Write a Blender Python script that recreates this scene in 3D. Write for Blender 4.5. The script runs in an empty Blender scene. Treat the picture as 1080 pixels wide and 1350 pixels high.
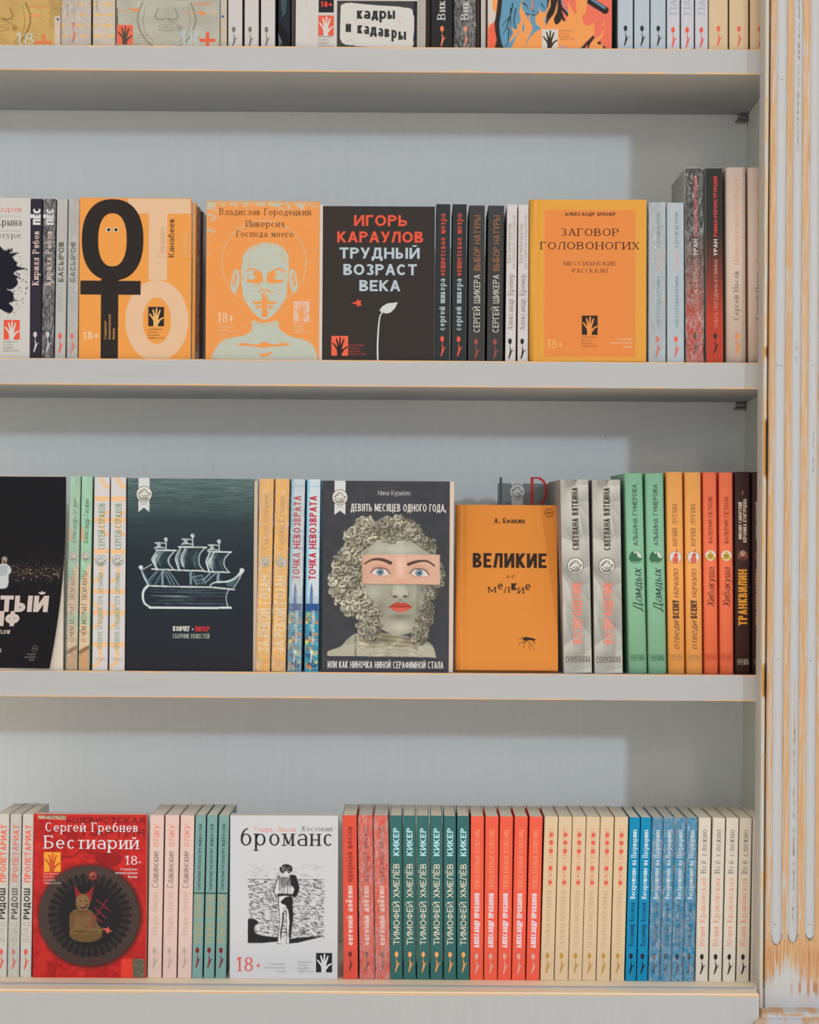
import bpy, math, random
import numpy as np
from mathutils import Matrix, Vector

# ---------------------------------------------------------------- camera, light, exposure
SC = bpy.context.scene
COL = SC.collection
F, D, RO = 3620.0, 2.83, 0.0065          # focal length in px (1080x1350), distance to shelf fronts, roll
VX, VY = 555.0, 712.0                    # vanishing point of the depth direction

cam = bpy.data.cameras.new('camera')
camo = bpy.data.objects.new('camera', cam)
COL.objects.link(camo)
SC.camera = camo
cam.sensor_fit = 'VERTICAL'
cam.sensor_height = 24.0
cam.lens = F * 24.0 / 1350.0
cam.shift_x = -(VX - 540) / 1350.0
cam.shift_y = (VY - 675) / 1350.0
camo.matrix_world = Matrix.Translation((0, -D, 0)) @ Matrix.Rotation(math.pi / 2, 4, 'X') @ Matrix.Rotation(RO, 4, 'Z')
cam.clip_start = .05

wd = bpy.data.worlds.new('world')
SC.world = wd
wd.use_nodes = True
bgn = wd.node_tree.nodes['Background']
bgn.inputs[0].default_value = (1.0, 0.99, 0.96, 1)
bgn.inputs[1].default_value = 0.58


def area(name, loc, target, size, power, color):
    l = bpy.data.lights.new(name, 'AREA')
    l.shape = 'RECTANGLE'
    l.size, l.size_y = size
    l.energy = power
    l.color = color
    o = bpy.data.objects.new(name, l)
    COL.objects.link(o)
    o.location = loc
    o.rotation_euler = (Vector(target) - Vector(loc)).to_track_quat('-Z', 'Y').to_euler()
    return o


area('window_light', (2.35, -5.45, 1.0), (0, 0, 0), (.16, .16), 68, (.62, .82, 1.0))
area('room_lamp', (.98, -5.6, 1.3), (0, 0, 0), (.4, .4), 18, (1.0, .88, .74))
area('front_fill', (-.5, -6.2, .2), (0, 0, 0), (3.2, 2.0), 27, (.98, .99, 1.0))  # added soft frontal fill, no visible source, brightens the back panel
area('ceiling_lamp', (-.4, -1.7, 2.3), (-.1, -.3, 0), (1.4, 1.0), 10, (1.0, .90, .78))
sl = bpy.data.lights.new('floor_bounce_spot', 'SPOT')  # added spot: lights the floor so it bounces warmth onto shelf undersides
sl.energy = 1100
sl.color = (1.0, .93, .82)
sl.spot_size = math.radians(27)
sl.spot_blend = .1
sl.shadow_soft_size = .1
slo = bpy.data.objects.new('floor_bounce_spot', sl)
COL.objects.link(slo)
slo.location = (1.0, -2.8, 2.9)
slo.rotation_euler = (Vector((0.0, -2.15, -1.2)) - slo.location).to_track_quat('-Z', 'Y').to_euler()

SC.view_settings.view_transform = 'Standard'
SC.view_settings.look = 'None'
SC.view_settings.exposure = 0.0
SC.view_settings.gamma = 1.0
SC.view_settings.use_curve_mapping = False

# ---------------------------------------------------------------- helpers
LUM = 0.68
S = F / D                                 # px per metre on the shelf fronts


def W(px, py, y=0.0):
    """photo pixel on the plane y -> world X, Z"""
    u = (px - 540) + RO * (py - 675)
    v = -RO * (px - 540) + (py - 675)
    u0 = (VX - 540) + RO * (VY - 675)
    v0 = -RO * (VX - 540) + (VY - 675)
    k = (D + y) / F
    return (u - u0) * k, -(v - v0) * k


def lin(c):
    c = np.asarray(c, dtype=np.float64) / 255.0
    l = np.where(c <= .04045, c / 12.92, ((c + .055) / 1.055) ** 2.4)
    return np.clip(l / LUM, 0.001, .94)


def rgba(c):
    l = lin(c)
    return (float(l[0]), float(l[1]), float(l[2]), 1.0)


MATS = {}


def newmat(name, rough=.55, spec=.3):
    m = bpy.data.materials.new(name)
    m.use_nodes = True
    b = m.node_tree.nodes['Principled BSDF']
    b.inputs['Roughness'].default_value = rough
    b.inputs['Specular IOR Level'].default_value = spec
    return m, m.node_tree, b


def mat_card(c, rough=.55, spec=.16):
    """printed card: flat colour with a very fine fibre variation"""
    key = ('card', tuple(c), rough, spec, LUM)
    if key in MATS:
        return MATS[key]
    m, nt, b = newmat('printed_card', rough, spec)
    n = nt.nodes.new('ShaderNodeTexNoise')
    n.inputs['Scale'].default_value = 900
    tc = nt.nodes.new('ShaderNodeTexCoord')
    nt.links.new(tc.outputs['Object'], n.inputs['Vector'])
    mx = nt.nodes.new('ShaderNodeMix')
    mx.data_type = 'RGBA'
    a = rgba(c)
    mx.inputs[6].default_value = tuple(x * .94 for x in a[:3]) + (1,)
    mx.inputs[7].default_value = tuple(min(1, x * 1.06) for x in a[:3]) + (1,)
    nt.links.new(n.outputs['Fac'], mx.inputs[0])
    nt.links.new(mx.outputs[2], b.inputs['Base Color'])
    MATS[key] = m
    return m


def mat_ink(rough=.55, spec=.16):
    key = ('ink', rough, spec)
    if key in MATS:
        return MATS[key]
    m, nt, b = newmat('printed_ink', rough, spec)
    a = nt.nodes.new('ShaderNodeVertexColor')
    a.layer_name = 'Col'
    nt.links.new(a.outputs['Color'], b.inputs['Base Color'])
    MATS[key] = m
    return m


def mat_paper(axis, c=(226, 214, 196)):
    key = ('paper', axis, c)
    if key in MATS:
        return MATS[key]
    m, nt, b = newmat('page_edges', .8, .1)
    tc = nt.nodes.new('ShaderNodeTexCoord')
    mp = nt.nodes.new('ShaderNodeMapping')
    sc = [12, 12, 12]
    sc[axis] = 2600
    mp.inputs['Scale'].default_value = sc
    n = nt.nodes.new('ShaderNodeTexNoise')
    n.inputs['Scale'].default_value = 1
    nt.links.new(tc.outputs['Object'], mp.inputs[0])
    nt.links.new(mp.outputs[0], n.inputs['Vector'])
    mx = nt.nodes.new('ShaderNodeMix')
    mx.data_type = 'RGBA'
    a = rgba(c)
    mx.inputs[6].default_value = tuple(x * .86 for x in a[:3]) + (1,)
    mx.inputs[7].default_value = tuple(min(1, x * 1.06) for x in a[:3]) + (1,)
    nt.links.new(n.outputs['Fac'], mx.inputs[0])
    nt.links.new(mx.outputs[2], b.inputs['Base Color'])
    MATS[key] = m
    return m


def mat_film():
    if 'film' in MATS:
        return MATS['film']
    m = bpy.data.materials.new('shrink_film')
    m.use_nodes = True
    nt = m.node_tree
    nt.nodes.remove(nt.nodes['Principled BSDF'])
    out = nt.nodes['Material Output']
    g = nt.nodes.new('ShaderNodeBsdfGlossy')
    g.inputs['Roughness'].default_value = .20
    g.inputs['Color'].default_value = (1, 1, 1, 1)
    t = nt.nodes.new('ShaderNodeBsdfTransparent')
    mx = nt.nodes.new('ShaderNodeMixShader')
    tc = nt.nodes.new('ShaderNodeTexCoord')
    mp = nt.nodes.new('ShaderNodeMapping')
    mp.inputs['Scale'].default_value = (260, 260, 110)
    mp.inputs['Rotation'].default_value = (0, .35, 0)
    n = nt.nodes.new('ShaderNodeTexNoise')
    n.inputs['Scale'].default_value = 1.0
    n.inputs['Detail'].default_value = 5
    n.inputs['Roughness'].default_value = .7
    n.inputs['Distortion'].default_value = 1.6
    bp = nt.nodes.new('ShaderNodeBump')
    bp.inputs['Strength'].default_value = 1.0
    bp.inputs['Distance'].default_value = .0028
    rp = nt.nodes.new('ShaderNodeMapRange')
    rp.inputs[1].default_value = .4
    rp.inputs[2].default_value = .7
    rp.inputs[3].default_value = .03
    rp.inputs[4].default_value = .55
    oi = nt.nodes.new('ShaderNodeObjectInfo')
    va = nt.nodes.new('ShaderNodeVectorMath')
    va.operation = 'ADD'
    L = nt.links.new
    L(tc.outputs['Object'], va.inputs[0])
    L(oi.outputs['Location'], va.inputs[1])
    L(va.outputs[0], mp.inputs[0])
    L(mp.outputs[0], n.inputs['Vector'])
    L(n.outputs['Fac'], bp.inputs['Height'])
    L(bp.outputs[0], g.inputs['Normal'])
    L(n.outputs['Fac'], rp.inputs[0])
    L(rp.outputs[0], mx.inputs[0])
    L(t.outputs[0], mx.inputs[1])
    L(g.outputs[0], mx.inputs[2])
    L(mx.outputs[0], out.inputs['Surface'])
    MATS['film'] = m
    return m


def link(name, me, mat=None, parent=None):
    o = bpy.data.objects.new(name, me)
    COL.objects.link(o)
    if mat and not me.materials:
        me.materials.append(mat)
    if parent:
        o.parent = parent
    return o


def mesh(name, vs, fs):
    me = bpy.data.meshes.new(name)
    me.from_pydata(vs, [], fs)
    me.update()
    return me


def boxmesh(name, x0, x1, y0, y1, z0, z1, bev=0.0):
    vs = [(x, y, z) for z in (z0, z1) for (x, y) in ((x0, y0), (x1, y0), (x1, y1), (x0, y1))]
    fs = [(3, 2, 1, 0), (4, 5, 6, 7), (0, 1, 5, 4), (1, 2, 6, 5), (2, 3, 7, 6), (3, 0, 4, 7)]
    me = mesh(name, vs, fs)
    if bev:
        import bmesh
        bm = bmesh.new()
        bm.from_mesh(me)
        bmesh.ops.bevel(bm, geom=list(bm.edges), offset=bev, segments=2, affect='EDGES', profile=.5)
        bm.to_mesh(me)
        bm.free()
    return me


def empty(name, loc, label, cat, group=None):
    o = bpy.data.objects.new(name, None)
    o.empty_display_size = .02
    COL.objects.link(o)
    o.location = loc
    o['label'] = label
    o['category'] = cat
    if group:
        o['group'] = group
    return o


# ---------------------------------------------------------------- lettering: a stroke alphabet
# v stem, u stem without serif, h bar, d thick diagonal, e thin diagonal, o oval arc, b bowl, p dot
GL = {
 'А': (.72, 'e0 0 .5 1;d1 0 .5 1;h.2 .8 .28'), 'Б': (.6, 'v0 0 1;h0 .92 1;b0 1 0 .56'),
 'В': (.62, 'v0 0 1;b0 .92 .5 1;b0 1 0 .54'), 'Г': (.5, 'v0 0 1;h0 1 1'),
 'Д': (.76, 'h0 1 0;v.84 0 1;e.16 0 .34 1;h.3 .86 1;u0 -.2 .06;u1 -.2 .06'),
 'Е': (.55, 'v0 0 1;h0 1 0;h0 1 1;h0 .86 .5'), 'Ё': (.55, 'v0 0 1;h0 1 0;h0 1 1;h0 .86 .5;p.2 1.2;p.8 1.2'),
 'Ж': (.98, 'v.5 0 1;e0 1 .47 .5;e0 0 .4 .55;e1 1 .53 .5;e1 0 .6 .55'),
 'З': (.56, 'o0 .95 .48 1 -90 150;o0 1 0 .54 -150 90'),
 'И': (.7, 'v0 0 1;v1 0 1;e0 0 1 1'), 'Й': (.7, 'v0 0 1;v1 0 1;e0 0 1 1;o.25 .75 1.08 1.36 180 360'),
 'К': (.64, 'v0 0 1;e0 .38 1 1;d.25 .55 1 0'), 'Л': (.66, 'v1 0 1;h.3 1 1;e0 0 .36 1'),
 'М': (.82, 'n0 0 1;v1 0 1;d0 1 .5 .12;e1 1 .5 .12'), 'Н': (.7, 'v0 0 1;v1 0 1;h0 1 .5'),
 'О': (.78, 'o0 1 0 1'), 'П': (.7, 'v0 0 1;v1 0 1;h0 1 1'), 'Р': (.6, 'v0 0 1;b0 1 .44 1'),
 'С': (.7, 'o0 1 0 1 42 318'), 'Т': (.62, 'v.5 0 1;h0 1 1'), 'У': (.66, 'd0 1 .52 .36;e1 1 .3 0'),
 'Ф': (.86, 'v.5 0 1;o0 1 .16 .84'), 'Х': (.68, 'd0 1 1 0;e0 0 1 1'),
 'Ц': (.74, 'v0 0 1;v.86 0 1;h0 1 0;u1 -.2 .06'), 'Ч': (.62, 'v1 0 1;v0 .5 1;h.05 1 .45'),
 'Ш': (.94, 'v0 0 1;v.5 0 1;v1 0 1;h0 1 0'), 'Щ': (.98, 'v0 0 1;v.46 0 1;v.92 0 1;h0 1 0;u1 -.2 .06'),
 'Ъ': (.72, 'v.25 0 1;h0 .25 1;b.25 1 0 .56'), 'Ы': (.86, 'v0 0 1;b0 .62 0 .56;v1 0 1'),
 'Ь': (.6, 'v0 0 1;b0 1 0 .56'), 'Э': (.68, 'o0 1 0 1 -140 140;h.35 .95 .5'),
 'Ю': (1.0, 'v0 0 1;h0 .4 .5;o.34 1 0 1'), 'Я': (.62, 'v1 0 1;b1 0 .44 1;e.42 .5 0 0'),
 '1': (.36, 'v.75 0 1;e0 .76 .7 1'), '8': (.56, 'o.06 .94 .5 1;o0 1 0 .54'), '0': (.56, 'o0 1 0 1'),
 '+': (.56, 'h0 1 .42;u.5 .14 .74'), '.': (.16, 'p.5 .06'), ',': (.16, 'p.5 .06;e.6 .05 .1 -.16'),
 '-': (.34, 'h0 1 .38'), '•': (.24, 'p.5 .42'), '«': (.4, 'e0 .35 .4 .6;e0 .35 .4 .1;e.5 .35 .95 .6;e.5 .35 .95 .1'),
 '»': (.4, 'e.5 .35 0 .6;e.5 .35 0 .1;e1 .35 .5 .6;e1 .35 .5 .1'),
 'F': (.52, 'v0 0 1;h0 1 1;h0 .85 .5'), 'L': (.5, 'v0 0 1;h0 1 0'), 'O': (.76, 'o0 1 0 1'),
 'W': (1.0, 'd0 1 .27 0;e.5 1 .27 0;d.5 1 .75 0;e1 1 .75 0'), 'D': (.68, 'v0 0 1;b0 1 0 1'), ' ': (.3, ''),
}
SM = {
 'а': (.74, 'u1 0 .7;b1 0 0 .58;o0 1 .3 1 5 150'), 'б': (.82, 'o0 1 0 1;o0 1.5 -.2 1.46 95 178'),
 'е': (.78, 'o0 1 0 1 0 318;h.04 1 .52'), 'ё': (.78, 'o0 1 0 1 0 318;h.04 1 .52;p.25 1.3;p.75 1.3'),
 'р': (.82, 'v0 -.42 1;o0 1 0 1'), 'у': (.78, 'd0 1 .52 .05;e1 1 .28 -.42'),
 'ф': (1.08, 'v.5 -.42 1.42;o0 1 0 1'), 'й': (.76, 'v0 0 1;v1 0 1;e0 0 1 1;o.25 .75 1.15 1.5 180 360'),
}


def parse(tab):
    r = {}
    for k, (w, s) in tab.items():
        cs = []
        for c in s.split(';'):
            if c:
                a = c[1:].split()
                cs.append((c[0], [float(x) for x in a]))
        r[k] = (w, cs)
    return r


GL, SM = parse(GL), parse(SM)


def glyph(ch, t, n, ser, xh, out):
    """append convex polygons (cap height = 1) to out, return the advance width"""
    low = ch in SM or (ch.islower() and ch.upper() in GL)
    if ch in SM:
        w, cs = SM[ch]
    else:
        w, cs = GL[ch.upper() if low else ch]
    h = xh if low else 1.0
    w = w * (h * 1.06 if low else 1.0) + t * .35
    sh = (.10 if not low else .08)

    def X(x):
        return t / 2 + x * (w - t)

    def serif(x, y, ww):
        if ser and (abs(y) < 1e-6 or abs(y - 1) < 1e-6 or abs(y + .42) < 1e-6):
            a, b = (y * h, y * h + n * .9) if y < .5 else (y * h - n * .9, y * h)
            out.append([(x - ww / 2 - sh, a), (x + ww / 2 + sh, a), (x + ww / 2 + sh, b), (x - ww / 2 - sh, b)])
    for c, a in cs:
        if c in 'vun':
            x = X(a[0])
            q = (n if ser and c == 'n' else t) / 2
            out.append([(x - q, a[1] * h), (x + q, a[1] * h), (x + q, a[2] * h), (x - q, a[2] * h)])
            if c in 'vn':
                serif(x, a[1], t)
                serif(x, a[2], t)
        elif c == 'h':
            y = n / 2 + a[2] * (h - n)
            out.append([(a[0] * w, y - n / 2), (a[1] * w, y - n / 2), (a[1] * w, y + n / 2), (a[0] * w, y + n / 2)])
            if ser and a[2] in (0, 1) and a[1] > .8:
                x = a[1] * w
                yy = y - .16 * h if a[2] == 1 else y
                out.append([(x - n, yy), (x, yy), (x, yy + .16 * h), (x - n, yy + .16 * h)])
        elif c in 'de':
            tt = (t if c == 'd' else (max(n, t * .5) if ser else t * .95))
            x0, y0, x1, y1 = X(a[0]), a[1] * h, X(a[2]), a[3] * h
            ln = math.hypot(x1 - x0, y1 - y0)
            hw = min(tt * ln / max(abs(y1 - y0), 1e-4), tt * 2.2) / 2
            out.append([(x0 - hw, y0), (x0 + hw, y0), (x1 + hw, y1), (x1 - hw, y1)])
            if ser and c in 'de' and a[0] in (0, 1) and ch.upper() in 'АКХУЖЛ':
                serif(x0, a[1], tt)
        elif c == 'o':
            X0, X1, Y0, Y1 = a[0] * w, a[1] * w, a[2] * h, a[3] * h
            a0, a1 = (a[4], a[5]) if len(a) > 4 else (0, 360)
            nn = n if (Y1 - Y0) > .35 * h else n * .8
            cx, cy, rx, ry = (X0 + X1) / 2, (Y0 + Y1) / 2, (X1 - X0) / 2, (Y1 - Y0) / 2
            N = max(4, int(abs(a1 - a0) / 24))
            pr = None
            for i in range(N + 1):
                g = math.radians(a0 + (a1 - a0) * i / N)
                c_, s_ = math.cos(g), math.sin(g)
                q = ((cx + rx * c_, cy + ry * s_), (cx + (rx - t) * c_, cy + (ry - nn) * s_))
                if pr:
                    out.append([pr[0], q[0], q[1], pr[1]])
                pr = q
        elif c == 'b':
            Y0, Y1 = a[2] * h, a[3] * h
            sgn = 1 if a[1] > a[0] else -1
            xs, xe = X(a[0]), a[1] * w
            ry = (Y1 - Y0) / 2
            rx = min(abs(xe - xs) * .6, ry * 1.2)
            xc = xe - sgn * rx
            for yb in (Y0, Y1 - n):
                out.append([(xs, yb), (xc, yb), (xc, yb + n), (xs, yb + n)])
            pr = None
            for i in range(8):
                g = math.radians(-90 + 180 * i / 7)
                c_, s_ = math.cos(g), math.sin(g)
                q = ((xc + sgn * rx * c_, Y0 + ry + ry * s_), (xc + sgn * max(rx - t, .01) * c_, Y0 + ry + (ry - n) * s_))
                if pr:
                    out.append([pr[0], q[0], q[1], pr[1]])
                pr = q
        elif c == 'p':
            x, y, r = X(a[0]), a[1] * h, max(t, .09) * .62
            if y < .1:
                y = r
            out.append([(x + r * math.cos(k * math.pi / 4), y + r * math.sin(k * math.pi / 4)) for k in range(8)])
    return w


ST = {  # stem, thin, serif, x-height, spacing, slant
 'sans': (.13, .12, 0, .72, .13, 0), 'bold': (.22, .19, 0, .74, .12, 0), 'light': (.07, .07, 0, .72, .15, 0),
 'heavy': (.30, .24, 0, .76, .08, 0), 'serif': (.125, .065, 1, .68, .2, 0), 'serifb': (.165, .08, 1, .68, .2, 0),
 'ital': (.11, .05, 0, .7, .12, .28), 'hand': (.09, .08, 0, .74, .12, .18),
}


KXM = {'bold': 1.35, 'heavy': 1.15, 'serifb': 1.3, 'serif': 1.6, 'light': 1.8}


class P:
    """flat print: coloured convex pieces placed in photo pixels, built as one mesh"""

    def __init__(s, ox=0.0, oy=0.0, sc=1.0, cx=0.0, cy=0.0):
        s.ox, s.oy = ox, oy          # photo px of the book's bottom centre
        s.k, s.cx, s.cy = sc, cx, cy  # crop coordinates -> photo px
        s.v, s.f, s.c, s.g = [], [], [], []
        s.lay = 0
        s.grp, s.depth, s.n = None, 0, 0

    def part(s, name):
        """following pieces belong to a part of this name"""
        s.n += 1
        s.grp = (s.n, name)

    def poly(s, pts, col):
        i = len(s.v)
        for (x, y) in pts:
            x, y = s.cx + x / s.k, s.cy + y / s.k
            y = min(y, s.oy - .25) if s.oy else y
            s.v.append(((x - s.ox) / S, -s.lay * 4e-5 - (len(s.f) % 9) * 4e-6, (s.oy - y) / S))
        s.f.append(tuple(range(i, i + len(pts))))
        s.g.append(s.grp)
        s.c.append(col)

    def rect(s, x0, y0, x1, y1, col):
        s.poly([(x0, y0), (x1, y0), (x1, y1), (x0, y1)], col)

    def ell(s, x, y, rx, ry, col, n=16, rot=0):
        c, q = math.cos(rot), math.sin(rot)
        s.poly([(x + rx * math.cos(a) * c - ry * math.sin(a) * q, y + rx * math.cos(a) * q + ry * math.sin(a) * c)
                for a in [2 * math.pi * i / n for i in range(n)]], col)

    def ring(s, x, y, rx, ry, w, col, n=24, a0=0, a1=360):
        for i in range(n):
            a, b = [math.radians(a0 + (a1 - a0) * j / n) for j in (i, i + 1)]
            s.poly([(x + rx * math.cos(a), y + ry * math.sin(a)), (x + rx * math.cos(b), y + ry * math.sin(b)),
                    (x + (rx - w) * math.cos(b), y + (ry - w) * math.sin(b)),
                    (x + (rx - w) * math.cos(a), y + (ry - w) * math.sin(a))], col)

    def line(s, pts, w, col, w2=None):
        m = len(pts) - 1
        for i in range(m):
            (a, b), (c, d) = pts[i], pts[i + 1]
            l = math.hypot(c - a, d - b) or 1
            nx, ny = -(d - b) / l, (c - a) / l
            u = w / 2 if w2 is None else (w + (w2 - w) * i / m) / 2
            v = w / 2 if w2 is None else (w + (w2 - w) * (i + 1) / m) / 2
            s.poly([(a + nx * u, b + ny * u), (c + nx * v, d + ny * v), (c - nx * v, d - ny * v), (a - nx * u, b - ny * u)], col)

    def _lay(s, st, txt, kx):
        t, n, ser, xh, sp, sl = ST[st]
        t, n_ = t * kx, n
        x, res = 0.0, []
        for ch in txt:
            out = []
            w = glyph(ch, t, n_, ser, xh, out)
            res.append([[(x + a + sl * b, b) for (a, b) in q] for q in out])
            x += w + sp
        return res, x - sp

    def text(s, txt, x0, x1, yb, cap, st, col):
        _, w = s._lay(st, txt, 1)
        kx = w * cap / (x1 - x0)
        kx = min(max(kx, .5), KXM.get(st, 1.6))
        g, w = s._lay(st, txt, kx)
        k = (x1 - x0) / w
        own = s.grp is None
        if own:
            s.part('lettering')
        for gl in g:
            for q in gl:
                s.poly([(x0 + a * k, yb - b * cap) for a, b in q], col)
        if own:
            s.grp = None

    def vtext(s, txt, y0, y1, xb, cap, st, col):
        """reads upwards from y0 to y1, baseline at xb"""
        _, w = s._lay(st, txt, 1)
        kx = min(max(w * cap / (y0 - y1), .5), KXM.get(st, 1.6))
        g, w = s._lay(st, txt, kx)
        k = (y0 - y1) / w
        own = s.grp is None
        if own:
            s.part('lettering')
        for gl in g:
            for q in gl:
                s.poly([(xb - b * cap, y0 - a * k) for a, b in q], col)
        if own:
            s.grp = None

    def hand(s, x0, y0, x1, y1, bg, fg):
        own = s.grp is None
        if own:
            s.part('hand_emblem')
        w, h = x1 - x0, y1 - y0
        s.rect(x0, y0, x1, y1, bg)
        s.lay += 1
        q = lambda x, y: (x0 + x * w, y0 + y * h)
        for pts in ([(.36, .66), (.24, .52), (.10, .38)], [(.42, .56), (.36, .34), (.30, .16)], [(.50, .54), (.51, .3), (.53, .08)],
                    [(.58, .58), (.66, .36), (.74, .18)], [(.60, .84), (.74, .66), (.94, .56)]):
            s.line([q(*p) for p in pts], w * .12, fg, w * .085)
            s.ell(*q(*pts[-1]), w * .045, w * .045, fg, 8)
            s.ell(*q(*pts[1]), w * .052, w * .052, fg, 8)
        s.poly([q(.33, 1), q(.34, .84), q(.31, .64), q(.37, .54), q(.52, .5), q(.62, .56), q(.65, .76), q(.62, .9), q(.63, 1)], fg)
        s.lay -= 1
        if own:
            s.grp = None

    def balloon(s, x, y0, col, k=1.0, hl=None):
        """red-balloon-and-flyer mark, y0 = top of the balloon; about 27 px tall"""
        own = s.grp is None
        if own:
            s.part('flyer_emblem')
        s.ell(x, y0 + 3.8 * k, 2.5 * k, 3.8 * k, col, 14)
        if hl:
            s.lay += 1
            s.ell(x + 1.0 * k, y0 + 4 * k, .7 * k, 2.4 * k, hl, 10)
            s.lay -= 1
        s.line([(x, y0 + 7.4 * k), (x + .2 * k, y0 + 13 * k)], .5 * k, col)
        s.line([(x - .2 * k, y0 + 11.5 * k), (x + .9 * k, y0 + 15 * k), (x + 1.2 * k, y0 + 18 * k)], 1.1 * k, col, 2.2 * k)
        s.line([(x + 1.4 * k, y0 + 17.2 * k), (x + 3.6 * k, y0 + 16.5 * k), (x + 4.3 * k, y0 + 14.4 * k)], 1.1 * k, col, .7 * k)
        s.line([(x + 1.2 * k, y0 + 17 * k), (x + .4 * k, y0 + 21 * k), (x - .8 * k, y0 + 24.5 * k), (x - 1.4 * k, y0 + 27 * k)], 2.9 * k, col, 1.3 * k)
        s.ell(x + 1.0 * k, y0 + 15.6 * k, 1.1 * k, 1.2 * k, col, 8)
        if own:
            s.grp = None

    def badge(s, x, y, r, line_, paper, tint=None):
        """round seal: an animal's head in a boat, ringed"""
        own = s.grp is None
        if own:
            s.part('round_seal')
        s.ell(x, y, r, r, paper, 24)
        s.lay += 1
        s.ring(x, y, r, r, r * .08, line_, 24)
        g = tint or line_
        u = lambda a, b: (x + a * r, y + b * r)
        s.line([u(-.75, .1), u(-.45, -.35), u(-.05, -.62), u(.25, -.5)], r * .1, g)
        s.line([u(-.6, .0), u(-.3, -.28), u(.05, -.4)], r * .09, g)
        s.line([u(.25, -.5), u(.3, -.2), u(.72, -.08), u(.7, .12), u(.25, .2), u(-.05, .1)], r * .1, g)
        s.line([u(-.7, .2), u(-.4, .5), u(.1, .58), u(.6, .4)], r * .14, g)
        s.line([u(-.55, .62), u(0, .74), u(.5, .62)], r * .1, g)
        s.line([u(-.35, .1), u(-.1, .32), u(.35, .36)], r * .1, g)
        s.ell(*u(.6, -.08), r * .1, r * .08, g, 8)
        s.lay -= 1
        if own:
            s.grp = None

    def ribbon(s, x0, x1, y0, y1, cx, cy, r, notch):
        own = s.grp is None
        if own:
            s.part('ribbon')
        wv, dk = (197, 199, 200), (98, 92, 80)
        s.rect(x0, y0, x1, y1 - notch, wv)
        s.poly([(x0, y1 - notch), ((x0 + x1) / 2, y1 - notch), (x0, y1)], wv)
        s.poly([((x0 + x1) / 2, y1 - notch), (x1, y1 - notch), (x1, y1)], wv)
        s.lay += 1
        s.badge(cx, cy, r, dk, (206, 205, 200), (112, 106, 92))
        s.lay -= 1
        if own:
            s.grp = None

    def build(s, name, parent, y=-1.2e-4, mat=None):
        first = None
        for key in sorted(set(s.g), key=lambda k: (k is not None, k or ())):
            idx = [i for i, g in enumerate(s.g) if g == key]
            vs, fs, cc, cache = [], [], [], {}
            for i in idx:
                f, c = s.f[i], s.c[i]
                fs.append(tuple(range(len(vs), len(vs) + len(f))))
                vs.extend((s.v[k][0], s.v[k][1] + y, s.v[k][2]) for k in f)
                if c not in cache:
                    cache[c] = rgba(c)
                cc.extend(cache[c] * len(f))
            nm = name if key is None else key[1]
            me = mesh(nm, vs, fs)
            at = me.color_attributes.new('Col', 'FLOAT_COLOR', 'CORNER')
            at.data.foreach_set('color', cc)
            o = link(nm, me, mat or mat_ink(), parent)
            first = first or o
        return first


# ---------------------------------------------------------------- printed pictures: a fine mesh, one colour per vertex
def vnoise(GX, GY, fx, fy, seed):
    r = np.random.RandomState(seed)
    g = r.rand(97, 97)
    x, y = (GX * fx) % 96, (GY * fy) % 96
    i, j = x.astype(int), y.astype(int)
    a, b = x - i, y - j
    a, b = a * a * (3 - 2 * a), b * b * (3 - 2 * b)
    return (g[j, i] * (1 - a) * (1 - b) + g[j, i + 1] * a * (1 - b) + g[j + 1, i] * (1 - a) * b + g[j + 1, i + 1] * a * b)


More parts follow.
